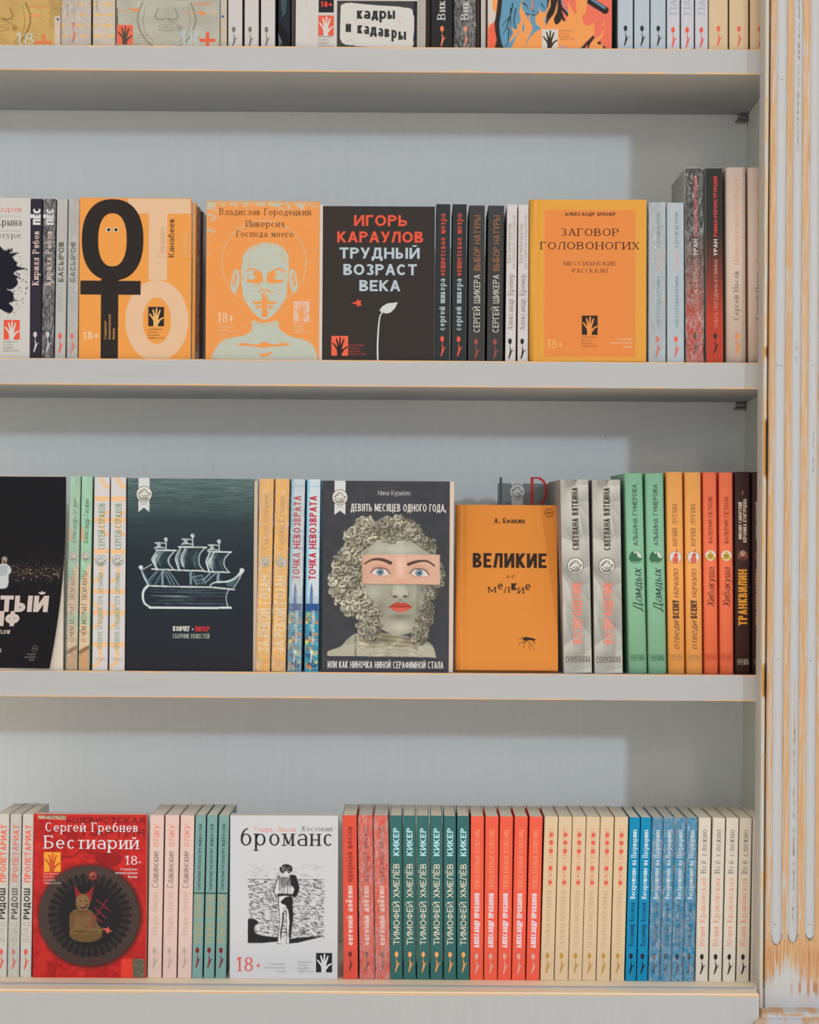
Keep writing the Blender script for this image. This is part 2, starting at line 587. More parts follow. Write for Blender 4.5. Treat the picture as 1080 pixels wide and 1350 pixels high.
class Art:
    def __init__(s, x0, y0, x1, y1, col, sc=1.0, cx=0.0, cy=0.0, res=1.25):
        """rectangle in photo px; drawing calls take crop coordinates (sc, cx, cy)"""
        s.b = (x0, y0, x1, y1)
        s.nx, s.ny = max(2, int((x1 - x0) * res)), max(2, int((y1 - y0) * res))
        s.h, s.w = s.ny * 2, s.nx * 2
        s.k, s.cx, s.cy = sc, cx, cy
        xs = (x0 + (np.arange(s.w) + .5) * (x1 - x0) / s.w - cx) * sc
        ys = (y0 + (np.arange(s.h) + .5) * (y1 - y0) / s.h - cy) * sc
        s.X, s.Y = np.meshgrid(xs, ys)
        s.xs, s.ys = xs, ys
        s.im = np.empty((s.h, s.w, 3))
        s.im[:] = col

    def _w(s, x0, y0, x1, y1):
        a, b = np.searchsorted(s.xs, [x0, x1])
        c, d = np.searchsorted(s.ys, [y0, y1])
        return slice(c, d), slice(a, b)

    def fill(s, sl, m, col, al=1.0):
        if m.size == 0:
            return
        m = (m * al)[..., None]
        s.im[sl] = s.im[sl] * (1 - m) + np.asarray(col, float) * m

    def pm(s, pts):
        xs_, ys_ = [p[0] for p in pts], [p[1] for p in pts]
        sl = s._w(min(xs_), min(ys_), max(xs_), max(ys_))
        X, Y = s.X[sl], s.Y[sl]
        m = np.zeros(X.shape, bool)
        n = len(pts)
        for i in range(n):
            (a, b), (c, d) = pts[i], pts[(i + 1) % n]
            if b == d:
                continue
            m ^= ((b > Y) != (d > Y)) & (X < (c - a) * (Y - b) / (d - b) + a)
        return sl, m.astype(float)

    def poly(s, pts, col, al=1.0):
        sl, m = s.pm(pts)
        s.fill(sl, m, col, al)

    def em(s, cx, cy, rx, ry, rot=0.0, soft=0.0):
        R = max(rx, ry) * (1 + soft)
        sl = s._w(cx - R, cy - R, cx + R, cy + R)
        X, Y = s.X[sl] - cx, s.Y[sl] - cy
        c, q = math.cos(rot), math.sin(rot)
        d = np.sqrt(((X * c + Y * q) / rx) ** 2 + ((-X * q + Y * c) / ry) ** 2)
        return sl, (np.clip((1 + soft - d) / (2 * soft), 0, 1) if soft else (d < 1).astype(float))

    def ell(s, cx, cy, rx, ry, col, rot=0.0, soft=0.0, al=1.0):
        sl, m = s.em(cx, cy, rx, ry, rot, soft)
        s.fill(sl, m, col, al)

    def line(s, pts, w, col, al=1.0, w2=None):
        n = len(pts) - 1
        for i in range(n):
            (a, b), (c, d) = pts[i], pts[i + 1]
            wa = w if w2 is None else w + (w2 - w) * i / n
            wb = w if w2 is None else w + (w2 - w) * (i + 1) / n
            r = max(wa, wb) / 2 + .5
            sl = s._w(min(a, c) - r, min(b, d) - r, max(a, c) + r, max(b, d) + r)
            X, Y = s.X[sl], s.Y[sl]
            L2 = (c - a) ** 2 + (d - b) ** 2 or 1
            t = np.clip(((X - a) * (c - a) + (Y - b) * (d - b)) / L2, 0, 1)
            dd = np.hypot(X - a - t * (c - a), Y - b - t * (d - b))
            s.fill(sl, (dd < (wa + (wb - wa) * t) / 2).astype(float), col, al)

    def curve(s, pts, w, col, al=1.0, w2=None, n=5):
        s.line(smooth(pts, n), w, col, al, w2)

    def noise(s, fx, fy, seed):
        return vnoise(s.X, s.Y, fx, fy, seed)

    def mul(s, m):
        s.im *= m[..., None]

    def build(s, name, parent, ox, oy, y=-6e-5, mat=None, warp=None):
        im = np.clip(s.im.reshape(s.ny, 2, s.nx, 2, 3).mean((1, 3)), 0, 255)
        x0, y0, x1, y1 = s.b
        nx, ny = s.nx, s.ny
        xs = (np.linspace(x0, x1, nx) - ox) / S
        zs = (oy - np.linspace(y0, y1, ny)) / S
        GX, GZ = np.meshgrid(xs, zs)
        GY = np.full_like(GX, y)
        if warp:
            GX, GY, GZ = warp(GX, GY, GZ)
        co = np.stack([GX, GY, GZ], -1).reshape(-1, 3)
        i = (np.arange(ny - 1)[:, None] * nx + np.arange(nx - 1)[None]).ravel()
        q = np.stack([i, i + nx, i + nx + 1, i + 1], -1).astype(np.int32)
        me = gridmesh(name, co, q)
        at = me.color_attributes.new('Col', 'FLOAT_COLOR', 'POINT')
        c4 = np.ones((nx * ny, 4), np.float32)
        c4[:, :3] = lin(im).reshape(-1, 3)
        at.data.foreach_set('color', c4.ravel())
        return link(name, me, mat or mat_ink(), parent)


def gridmesh(name, co, q):
    me = bpy.data.meshes.new(name)
    me.vertices.add(len(co))
    me.vertices.foreach_set('co', co.astype(np.float32).ravel())
    me.loops.add(q.size)
    me.loops.foreach_set('vertex_index', q.ravel())
    me.polygons.add(len(q))
    me.polygons.foreach_set('loop_start', np.arange(0, q.size, 4, dtype=np.int32))
    me.polygons.foreach_set('use_smooth', np.ones(len(q), bool))
    me.update(calc_edges=True)
    return me


def smooth(pts, n=5):
    if len(pts) < 3:
        return pts
    out = []
    for i in range(len(pts) - 1):
        p0, p1, p2, p3 = pts[max(i - 1, 0)], pts[i], pts[i + 1], pts[min(i + 2, len(pts) - 1)]
        for j in range(n):
            t = j / n
            out.append(tuple(.5 * (2 * b + (c - a) * t + (2 * a - 5 * b + 4 * c - d) * t * t + (3 * b - a - 3 * c + d) * t ** 3)
                             for a, b, c, d in zip(p0, p1, p2, p3)))
    out.append(pts[-1])
    return out

# ---------------------------------------------------------------- the bookcase
def mat_paint(name, c, edge=None, wood=(196, 158, 116), rough=.42, streak=2, vcol=False):
    """brushed white paint; edge = (half height of the board, centre) wears to bare wood at the arrises"""
    m, nt, b = newmat(name, rough + .1, .18)
    L = nt.links.new
    tc = nt.nodes.new('ShaderNodeTexCoord')
    mp = nt.nodes.new('ShaderNodeMapping')
    sc = [260, 260, 260]
    sc[streak] = 9
    mp.inputs['Scale'].default_value = sc
    n = nt.nodes.new('ShaderNodeTexNoise')
    n.inputs['Scale'].default_value = 1
    n.inputs['Detail'].default_value = 3
    L(tc.outputs['Object'], mp.inputs[0])
    L(mp.outputs[0], n.inputs['Vector'])
    mx = nt.nodes.new('ShaderNodeMix')
    mx.data_type = 'RGBA'
    a = rgba(c)
    mx.inputs[6].default_value = tuple(x * .955 for x in a[:3]) + (1,)
    mx.inputs[7].default_value = tuple(min(1, x * 1.03) for x in a[:3]) + (1,)
    L(n.outputs['Fac'], mx.inputs[0])
    bp = nt.nodes.new('ShaderNodeBump')
    bp.inputs['Strength'].default_value = .25
    bp.inputs['Distance'].default_value = .0004
    L(n.outputs['Fac'], bp.inputs['Height'])
    L(bp.outputs[0], b.inputs['Normal'])
    col = mx.outputs[2]
    if edge:
        hh, zc = edge
        sp = nt.nodes.new('ShaderNodeSeparateXYZ')
        L(tc.outputs['Object'], sp.inputs[0])

        def M(op, x, y=None):
            q = nt.nodes.new('ShaderNodeMath')
            q.operation = op
            for k, v in enumerate((x, y)):
                if v is None:
                    continue
                if isinstance(v, (int, float)):
                    q.inputs[k].default_value = v
                else:
                    L(v, q.inputs[k])
            return q.outputs[0]
        n2 = nt.nodes.new('ShaderNodeTexNoise')
        mp2 = nt.nodes.new('ShaderNodeMapping')
        mp2.inputs['Scale'].default_value = (14, 200, 200)
        n2.inputs['Scale'].default_value = 1
        n2.inputs['Detail'].default_value = 5
        L(tc.outputs['Object'], mp2.inputs[0])
        L(mp2.outputs[0], n2.inputs['Vector'])
        dz = M('ABSOLUTE', M('SUBTRACT', sp.outputs[2], zc))
        th = M('ADD', M('MULTIPLY', n2.outputs['Fac'], -.0050), hh + .0014)
        w1 = M('GREATER_THAN', dz, th)
        wy = M('LESS_THAN', sp.outputs[1], .0032)
        w = M('MULTIPLY', w1, wy)
        m2 = nt.nodes.new('ShaderNodeMix')
        m2.data_type = 'RGBA'
        L(w, m2.inputs[0])
        L(col, m2.inputs[6])
        m2.inputs[7].default_value = rgba(wood)
        col = m2.outputs[2]
    L(col, b.inputs['Base Color'])
    return m


WALLC = (207, 214, 219)
XI = 0.365                        # inner face of the right side panel
XL = -0.60                        # the case runs on past the left of the frame
DEP = 0.268
case = empty('bookcase', (0, 0, 0), 'white painted wooden bookcase with worn edges and fluted pilaster, full of books', 'bookcase')
wall_m = mat_paint('pale_blue_paint', WALLC, rough=.5)
white_m = mat_paint('white_paint', (157, 158, 160))
side_m = mat_paint('side_paint', (206, 206, 196), rough=.5)
SHZ = []
for i, (yt, yb) in enumerate(((62.0, 95.5), (475.2, 510.2), (887.0, 921.8))):
    zt, zb = W(540, yt)[1], W(540, yb)[1]
    h = (zt - zb) / 2
    me = boxmesh('shelf', XL, XI - .0005, 0, DEP - .0006, zb - zt, 0, .0009)
    o = link('shelf', me, mat_paint('shelf_paint', (157, 158, 160), edge=(h, -h), streak=0), case)
    o.location = (0, 0, zt)
    SHZ.append(zt)
# bottom shelf: board, bead and deeper cabinet top
z4 = W(540, 1291.5, .006)[1]
SHZ.append(z4)
z5 = -.62
link('bottom_shelf', boxmesh('bottom_shelf', XL, XI - .0005, -.030, DEP - .0006, z4 - .02, z4, .0012),
     mat_paint('bottom_shelf_paint', (226, 194, 172), streak=0), case)
link('bead', boxmesh('bead', XL, .3432, -.0415, -.0303, z4 - .02, z4 + .0008, .002), white_m, case)
zc = z4 - .0002
o = link('cabinet_top', boxmesh('cabinet_top', XL, .3432, -.068, -.0418, -.034, 0, .0014),
         mat_paint('ledge_paint', (226, 190, 166), streak=0), case)
o.location = (0, 0, zc)
# the top wears to wood at its front arris only; the board below it is plain white
zf = zc - .0016
link('cabinet_front', boxmesh('cabinet_front', XL, .3432, -.0695, -.0682, -.75, zf, .0004),
     mat_paint('cabinet_paint', (157, 158, 160), edge=((zf + .75) / 2, (zf - .75) / 2)), case)
link('back_panel', boxmesh('back_panel', XL, XI + .03, DEP, DEP + .012, z5, .70), wall_m, case)
link('side_panel', boxmesh('side_panel', XI, XI + .018, .0, DEP - .0005, z5, .70), side_m, case)
link('side_panel', boxmesh('side_panel', XL - .018, XL, .0, DEP - .0005, z5, .70), side_m, case)
link('cornice_board', boxmesh('cornice_board', XL - .018, XI + .16, -.031, DEP + .012, .70, .76, .003), white_m, case)
# marks on the back panel
pk = P(0, 0)
pk.ox, pk.oy = VX, VY
KB = (D + DEP) / D
for pts, w in (([(42, 957), (43.5, 961), (45, 963)], 1.2), ([(57.5, 973), (58, 977), (57.5, 981)], .8), ([(37, 957), (36, 965)], .5),
               ([(797, 971), (797.5, 992)], .6), ([(666, 958), (666.5, 961)], .8), ([(797, 572), (797.5, 576)], .6), ([(280, 612), (280.5, 618)], .5)):
    pk.line([(VX + (x - VX) * KB, VY + (y - VY) * KB) for x, y in pts], w, (110, 116, 116))
o = pk.build('scuff_mark', case, y=DEP - .0002)
# metal shelf brackets in the corners
metal, _, bb = newmat('bracket_metal', .4, .5)
bb.inputs['Metallic'].default_value = .8
bb.inputs['Base Color'].default_value = (.25, .25, .25, 1)
for z in SHZ[:3]:
    zb = z - .0272
    me = boxmesh('shelf_bracket', XI - .011, XI - .0008, DEP - .012, DEP - .001, zb - .0065, zb - .001, .0008)
    o = link('shelf_bracket', me, metal, case)
    p2 = link('bracket_plate', boxmesh('bracket_plate', XI - .0135, XI - .0008, DEP - .014, DEP - .0008, zb - .0088, zb - .0068, .0004), metal, o)

# ---- face frame stile left of the pilaster
YF = -.036
KF = (D + YF) / F


def FX(px, py):
    return W(px, py, YF)[0]


def mat_vert(name, rough=.5):
    m, nt, b = newmat(name, rough + .1, .15)
    a = nt.nodes.new('ShaderNodeVertexColor')
    a.layer_name = 'Col'
    n = nt.nodes.new('ShaderNodeTexNoise')
    mp = nt.nodes.new('ShaderNodeMapping')
    mp.inputs['Scale'].default_value = (900, 900, 40)
    tc = nt.nodes.new('ShaderNodeTexCoord')
    n.inputs['Scale'].default_value = 1
    L = nt.links.new
    L(tc.outputs['Object'], mp.inputs[0])
    L(mp.outputs[0], n.inputs['Vector'])
    bp = nt.nodes.new('ShaderNodeBump')
    bp.inputs['Strength'].default_value = .35
    bp.inputs['Distance'].default_value = .0004
    L(n.outputs['Fac'], bp.inputs['Height'])
    L(bp.outputs[0], b.inputs['Normal'])
    L(a.outputs['Color'], b.inputs['Base Color'])
    return m


wornm = mat_vert('worn_paint_over_wood')
# world x of features (unrolled photo px at y=600)
X0s, X1s = FX(1004.3, 600), FX(1010.4, 600)          # stile
PX0 = FX(1012.8, 600)                                   # pilaster left edge
ZT, ZB = .69, W(1040, 1328, YF)[1]
nz = 900
zz = np.linspace(ZT, ZB, nz)


def sheet(name, xs, yfun, cfun, parent, depth, mat):
    """a relief board: front surface from yfun(x, z), returned at the sides to the given depth"""
    GX, GZ = np.meshgrid(xs, zz)
    GY = yfun(GX, GZ)
    C = cfun(GX, GZ)
    GX = np.concatenate([GX[:, :1], GX, GX[:, -1:]], 1)
    GZ = np.concatenate([GZ[:, :1], GZ, GZ[:, -1:]], 1)
    GY = np.concatenate([np.full((len(zz), 1), depth), GY, np.full((len(zz), 1), depth)], 1)
    C = np.concatenate([C[:, :1], C, C[:, -1:]], 1)
    ny, nx = GX.shape
    co = np.stack([GX, GY, GZ], -1).reshape(-1, 3)
    i = (np.arange(ny - 1)[:, None] * nx + np.arange(nx - 1)[None]).ravel()
    q = np.stack([i, i + nx, i + nx + 1, i + 1], -1).astype(np.int32)
    me = gridmesh(name, co, q)
    me.polygons.foreach_set('use_smooth', np.zeros(len(q), bool))
    at = me.color_attributes.new('Col', 'FLOAT_COLOR', 'POINT')
    c4 = np.ones((nx * ny, 4), np.float32)
    c4[:, :3] = lin(C).reshape(-1, 3)
    at.data.foreach_set('color', c4.ravel())
    return link(name, me, mat, parent)


WHT, TAN, BRN, DRK = np.array((168., 169., 172.)), np.array((178., 142., 106.)), np.array((158., 104., 68.)), np.array((70., 62., 58.))


def mixc(a, b, m):
    return a * (1 - m[..., None]) + b * m[..., None]


def pyof(GZ):
    return VY - GZ / KF                                 # approx photo row


# stile: bevelled strip with worn tan arris and burnt marks
xs = np.linspace(X0s, X1s, 14)


def sy(GX, GZ):
    t = (GX - X0s) / (X1s - X0s)
    return YF - .004 + .004 * np.clip(1 - t / .35, 0, 1) ** 2 + .002 * np.clip((t - .8) / .2, 0, 1)


def sc_(GX, GZ):
    t = (GX - X0s) / (X1s - X0s)
    py = pyof(GZ)
    n = vnoise(GX * 1000, py, 1.5, .045, 3)
    n2 = vnoise(GX * 1000, py, .2, .012, 9)
    C = np.empty(GX.shape + (3,))
    C[:] = (170, 168, 162)
    w = np.clip((n - .52) * 8, 0, 1) * np.clip((n2 - .35) * 4, 0, 1) * (t > .12)
    C = mixc(C, np.array((190., 146., 88.)), w * .9)
    for a, b, k in ((452, 470, .95), (548, 628, 1), (870, 918, 1)):
        zone = np.clip((py - a) / 6, 0, 1) * np.clip((b - py) / 6, 0, 1)
        C = mixc(C, np.array((172., 118., 52.)), zone * (t > .3) * k)
        C = mixc(C, np.array((58., 46., 40.)), zone * (t > .72) * k)
    zone = np.clip((py - 620) / 60, 0, 1) * np.clip((900 - py) / 60, 0, 1)
    C = mixc(C, np.array((190., 150., 100.)), zone * (np.abs(t - .7) < .18) * .8)
    return C


sheet('stile', xs, sy, sc_, case, -.0, wornm)
link('frame_rebate', boxmesh('frame_rebate', X0s + .001, PX0 + .004, YF + .012, -.0008, ZB - .004, ZT), white_m, case)
# pilaster with flutes
fl = [(FX(a, 600), FX(b, 600)) for a, b in ((1021.2, 1035.2), (1043.2, 1056.0), (1065.4, 1078.8), (1087.5, 1101), (1109.5, 1123))]
PX1 = FX(1133, 600)
fend = [W(1024, 1246, YF)[1], W(1046, 1243, YF)[1], W(1068, 1239, YF)[1], W(1090, 1240, YF)[1], W(1112, 1241, YF)[1]]
xs = np.unique(np.concatenate([np.linspace(PX0, PX1, 330)] + [np.linspace(a, b, 13) for a, b in fl]))


def cover(GX, GZ, grow=0.0):
    m = np.full(GX.shape, -9.0)
    for (a, b), e in zip(fl, fend):
        c, r = (a + b) / 2, (b - a) / 2 + grow
        dz = np.clip((e + r * 2.2) - GZ, 0, None) / 2.2
        d = np.hypot(GX - c, dz) / r
        m = np.maximum(m, 1 - d)
    return m


def py_(GX, GZ):
    m = np.clip(cover(GX, GZ), 0, 1)
    g = np.sqrt(np.clip(1 - (1 - m) ** 2, 0, 1)) * .0042
    e = np.clip(1 - (GX - PX0) / .0012, 0, 1) * .0012
    return YF + g + e


def pc_(GX, GZ):
    py = pyof(GZ)
    X = GX * 1000
    hf = vnoise(X, py, 2.7, .05, 5)
    mf = vnoise(X, py, 1.1, .03, 15)
    lf = vnoise(X, py, .16, .01, 25)
    m = cover(GX, GZ)
    edge = m * 7 + (mf - .5) * 1.1 + (hf - .5) * .7
    paint = np.clip(edge * 2.0 + .2, 0, 1)
    # flecks of paint left on the fillets
    paint = np.maximum(paint, np.clip((hf * .75 + lf * .4 + mf * .3 - .84) * 5, 0, .7) * (py < 1235))
    # foot of the board: bare, then a patch of paint
    ang = 1290 - 27 * np.clip((X - 352) / 22, 0, 1) + 30 * np.clip((X - 384) / 12, 0, 1)
    foot = np.clip((py - ang + (mf - .5) * 22 + (vnoise(X, py, 3.2, .03, 85) - .5) * 34) / 8, 0, 1)
    paint = np.where(py > 1236, np.maximum(paint, foot * (.93 + .07 * hf)), paint)
    wood = mixc(TAN * (0.93 + .12 * vnoise(X, py, 2.6, .02, 35))[..., None], BRN,
                np.clip((vnoise(X, py, 1.2, .035, 45) - .55) * 3, 0, 1) * np.clip((py - 1225) / 30, .12, 1) * .85)
    C = mixc(wood, WHT + 0 * wood, paint)
    # dark veins where the paint has cracked
    for (a, b), w0, segs in ((fl[1], .35, ((-100, 200), (440, 480), (880, 1220))), (fl[2], .30, ((560, 640),)), ):
        c = a + (b - a) * .58
        for s0, s1 in segs:
            z = np.clip((py - s0) / 20, 0, 1) * np.clip((s1 - py) / 20, 0, 1)
            ln = np.clip(1.5 - np.abs(X - c * 1000 - (mf - .5) * 1.0) / .55, 0, 1)
            C = mixc(C, np.array((122., 108., 92.)), z * ln * np.clip((vnoise(X, py, .8, .25, 55) - .3) * 3, 0, 1))
    v = np.clip((vnoise(X, py, 1.5, .02, 65) - .74) * 6, 0, 1) * (m > .25)
    C = mixc(C, np.array((168., 160., 148.)), v * .55)
    # dark arrises at the flute feet
    z = (np.abs(m) < .09) & (py > 1228) & (py < 1250) & (hf > .4)
    C = mixc(C, DRK + 0 * C, z * .6)
    # darker reddish wear patches near the foot
    z = np.clip((vnoise(X, py, .35, .05, 75) - .62) * 5, 0, 1) * np.clip((py - 1285) / 10, 0, 1) * np.clip((1312 - py) / 8, 0, 1) * np.clip((X - 378) / 6, 0, 1)
    C = mixc(C, BRN + 0 * C, z * .85)
    return C


pil = sheet('pilaster', xs, py_, pc_, case, -.0007, wornm)
nl = P(0, 0)
for x, y in ((1031.5, 105), (1024.8, 481.8), (1029, 481.8), (1072.5, 481.8), (1026, 869), (1069, 871), (1022.5, 1219), (1067, 1219), (1020, 1290)):
    X, Z = W(x, y, YF)
    c = (min(fl, key=lambda f: abs((f[0] + f[1]) / 2 - X)))
    nl.ox = nl.oy = 0
    nl.ell(X * S, -Z * S, .9, .9, (110, 96, 88), 8)
nl.build('nail_hole', pil, y=YF + .00015)
# base moulding of the pilaster
bx0 = W(1003.5, 1328, YF)[0]
prof = [(-.0360, 0), (-.062, -.0004), (-.0665, -.003), (-.0665, -.005), (-.072, -.0065), (-.0790, -.0105), (-.082, -.012), (-.082, -.09)]
out0 = [0, .0015, .0035, .0035, .0075, .012, .014, .014]
NX = 160
vs, cs_ = [], []
rs = np.random.RandomState(4)
for (y, dz), o0 in zip(prof, out0):
    for k in range(NX + 1):
        x = (bx0 - o0) + (PX1 + .008 + o0 - bx0 + o0) * k / NX
        vs.append((x, y, ZB + dz))
n0 = len(vs)
for j, ((y, dz), o0) in enumerate(zip(prof, out0)):
    vs.append((bx0 - o0, -.035, ZB + dz))
vs = np.array(vs)
q = [(j * (NX + 1) + k, (j + 1) * (NX + 1) + k, (j + 1) * (NX + 1) + k + 1, j * (NX + 1) + k + 1) for j in range(len(prof) - 1) for k in range(NX)]
q += [(n0 + j, n0 + j + 1, (j + 1) * (NX + 1), j * (NX + 1)) for j in range(len(prof) - 1)]
me = gridmesh('base_moulding', vs, np.array(q, np.int32))
me.polygons.foreach_set('use_smooth', np.zeros(len(q), bool))
X = vs[:, 0] * 1000
lv = np.array([j for j in range(len(prof)) for k in range(NX + 1)] + list(range(len(prof))))
n = vnoise(X, lv * 1.0, .11, .9, 8)
n2 = vnoise(X, lv * 1.0, .7, .8, 18)
C = mixc(TAN * .97 + np.zeros((len(vs), 3)), BRN, np.clip((n2 - .6) * 3, 0, 1) * (lv > 3))
pt = np.clip((n * .6 + n2 * .3 - .38 + .12 * ((lv == 3) | (lv == 5))) * 9, 0, 1)
C = mixc(C, WHT + np.zeros((len(vs), 3)), np.where(X < 352, pt * .4, pt))
at = me.color_attributes.new('Col', 'FLOAT_COLOR', 'POINT')
c4 = np.ones((len(vs), 4), np.float32)
c4[:, :3] = lin(C)
at.data.foreach_set('color', c4.ravel())
link('base_moulding', me, wornm, case)
link('pedestal', boxmesh('pedestal', bx0 - .014, PX1 + .022, -.0815, -.0008, -1.2, ZB - .0902, .001), white_m, case)
link('plinth', boxmesh('plinth', XL - .018, bx0 - .0142, -.066, DEP, -1.2, -.751, .002), white_m, case)

# the room: floor in front of the case, wall behind it
flo = link('floor', boxmesh('floor', -4, 5, -7, .6, -1.22, -1.2), mat_paint('floor_boards', (205, 190, 170), streak=0, rough=.5))
flo['kind'] = 'structure'
wl = link('wall_back', boxmesh('wall_back', -4, 5, .30, .36, -1.2, 1.6), mat_paint('wall_paint', (186, 184, 178)))
wl['kind'] = 'structure'


# ---------------------------------------------------------------- book bodies
def shell(w, h, d, hard=False, th=None):
    """cover wrapped round three sides; spine at y=0, boards run back to y=d, base at z=0"""
    th = th or (.0018 if hard else .0005)
    o = []
    if hard:
        bul = min(.0028, w * .2)
        o += [(-w / 2, d), (-w / 2, .012), (-w / 2 + .0007, .0085), (-w / 2 + .0002, .0052), (-w / 2 + .0003, bul + .0006)]
        for i in range(9):
            a = math.pi * (1 - i / 8)
            o.append((math.cos(a) * (w / 2 - .0004), bul * (1 - math.sin(a) ** .8) + .0002))
        o += [(w / 2 - .0003, bul + .0006), (w / 2 - .0002, .0052), (w / 2 - .0007, .0085), (w / 2, .012), (w / 2, d)]
    else:
        r = .0006
        o += [(-w / 2, d), (-w / 2, r), (-w / 2 + r * .3, r * .3), (-w / 2 + r, 0), (w / 2 - r, 0), (w / 2 - r * .3, r * .3), (w / 2, r), (w / 2, d)]
    k = (w - 2 * th) / w
    inn = [(x * k, (y + th) if y < d else y) for x, y in o]
    n = len(o)
    vs = [(x, y, z) for z in (0, h) for (x, y) in o] + [(x, y, z) for z in (0, h) for (x, y) in inn]
    fs = []
    for i in range(n - 1):
        fs += [(i, i + 1, n + i + 1, n + i), (2 * n + i + 1, 2 * n + i, 3 * n + i, 3 * n + i + 1),
               (n + i, n + i + 1, 3 * n + i + 1, 3 * n + i), (i + 1, i, 2 * n + i, 2 * n + i + 1)]
    fs += [(0, n, 3 * n, 2 * n), (n - 1, 3 * n - 1, 4 * n - 1, 2 * n - 1)]
    me = mesh('cover', vs, fs)
    if hard:
        sm = [(i % 4 == 0 and 3 < i // 4 < n - 4) for i in range(len(fs))]
        me.polygons.foreach_set('use_smooth', sm)
    return me


def pages(w, h, d, hard, side=False):
    g = .003 if hard else .0002
    t = .0021 if hard else .0007
    f0 = .0045 if hard else .0006
    x0, x1, y0, y1, z0, z1 = -w / 2 + t, w / 2 - t, f0, d - g, g, h - g
    # the block sags a little between the boards
    n = 5
    vs, fs = [], []
    for z, b in ((z0, 0), (z1, 1)):
        for j in range(2):
            for i in range(n + 1):
                u = i / n
                vs.append((x0 + (x1 - x0) * u, (y0, y1)[j], z + (0 if not b else -.0004 * (1 - (2 * u - 1) ** 2) * 1.0)))
    m = n + 1
    for i in range(n):
        fs += [(i, i + m, i + m + 1, i + 1), (2 * m + i, 2 * m + i + 1, 3 * m + i + 1, 3 * m + i),
               (i, i + 1, 2 * m + i + 1, 2 * m + i), (m + i + 1, m + i, 3 * m + i, 3 * m + i + 1)]
    fs += [(0, 2 * m, 3 * m, m), (n, m + n, 3 * m + n, 2 * m + n)]
    return mesh('pages', vs, fs)


def turn(me, cw, w):
    """rotate a book body so that the spine is on the left and the front board faces the room"""
    for v in me.vertices:
        x, y, z = v.co
        v.co = (y - cw / 2, -x + w / 2, z)
    return me


def film(w, h, d, parent, seed=0):
    e = .0006
    me = boxmesh('shrink_wrap', -w / 2 - e, w / 2 + e, -e - .0008, d + e, .0001, h + e, .0004)
    return link('shrink_wrap', me, mat_film(), parent)


BOOKS = []


def base_py(row, px):
    return (61.5, 475.0, 887.0, 1291.5)[row] + RO * (px - 540)


def spines(name, row, pos, top, depth, color, draw, label, group=None, hard=False, wrap=(), y=.006, yaw=0.0, cat='book',
           paper=(236, 226, 210), rough=.5, labels=None, art=None, emblem=None, zoff=0.0):
    """upright books seen from the spine. pos: (x left top, x right top, x left base, x right base) per copy"""
    wpx = sum((p[1] - p[0] + p[3] - p[2]) / 2 for p in pos) / len(pos)
    k = (D + y) / F
    w = (wpx - .7) * k
    b = base_py(row, (pos[0][2] + pos[0][3]) / 2)
    z0 = SHZ[row]
    cxt = (pos[0][0] + pos[0][1]) / 2
    h = W(cxt, top, y)[1] - z0 - .0002
    proto = None
    for i, p in enumerate(pos):
        xb = W((p[2] + p[3]) / 2, base_py(row, (p[2] + p[3]) / 2), y)[0]
        xt = W((p[0] + p[1]) / 2, top + RO * ((p[0] + p[1]) / 2 - cxt), y)[0]
        ang = math.atan2(xt - xb, h)
        lab = labels[i] if labels else label
        if '%s' in lab:
            n = len(pos)
            names = {2: ['left', 'right'], 3: ['leftmost', 'middle', 'rightmost']}.get(n) or \
                (['leftmost', 'second from left', 'third from left', 'fourth from left', 'fifth from left', 'sixth from left'][:n - 1] + ['rightmost'])
            lab = lab % names[i]
        loc = (xb, y, z0 + abs(math.sin(ang)) * w / 2 + .0001)
        root = empty(name, loc, lab, cat, group or ('copies of one title on the shelf, ' + name) if len(pos) > 1 else None)
        if group:
            root['group'] = group
        root.rotation_euler = (0, ang, yaw)
        if proto is None:
            link('cover', shell(w, h, depth, hard), mat_card(color, rough), root)
            link('pages', pages(w, h, depth, hard), mat_paper(0, paper), root)
            pr = P(0, b)
            pr.W = w * S
            if art:
                hw = w * S / 2
                a = art(hw, b, top)
                a.build('spine_picture', root, 0, b, y=-.00008)
            if draw:
                draw(pr)
                pr.build('spine_lettering', root, y=-.00016)
            if emblem:
                pe = P(0, b)
                emblem(pe)
                pe.build('spine_emblem', root, y=-.0002)
            proto = list(root.children)
        else:
            for c in proto:
                n_ = c.copy()
                COL.objects.link(n_)
                n_.parent = root
        if i in wrap:
            film(w, h, depth, root)
        BOOKS.append(root)
    return BOOKS[-len(pos):]


def facing(name, row, xl, xr, top, thick, color, label, hard=False, y=.006, lean=0.0, yaw=0.0, tilt=0.0, paper=(222, 212, 198),
           rough=.5, spine=None, cat='book', H=None, body=True, zoff=0.0):
    """a book shown cover out; returns its root and the photo px of its bottom centre"""
    k = (D + y) / F
    w = (xr - xl) * k
    cx = (xl + xr) / 2
    b = base_py(row, cx)
    z0 = SHZ[row]
    h = H or (W(cx, top, y)[1] - z0 - .0002)
    X = W(cx, b, y)[0]
    loc = (X, y, z0 + .0001 + thick * math.sin(lean) + zoff + abs(math.sin(tilt)) * w / 2)
    root = empty(name, loc, label, cat)
    root.rotation_euler = (-lean, tilt, yaw)
    if body:
        link('cover', turn(shell(thick, h, w, hard), w, thick), mat_card(color, rough), root)
        link('pages', turn(pages(thick, h, w, hard), w, thick), mat_paper(1, paper), root)
    BOOKS.append(root)
    # px on this plane scale slightly differently from S: keep photo px by correcting with the ratio
    return root, cx, b

# ---------------------------------------------------------------- the books, row by row
rnd = random.Random(7)
INK = (40, 36, 36)
KP = ['КНИЖНАЯ', 'ПОЛКА', 'ВАДИМА', 'ЛЕВЕНТАЛЯ']
KW = [1.0, .72, .8, 1.12]


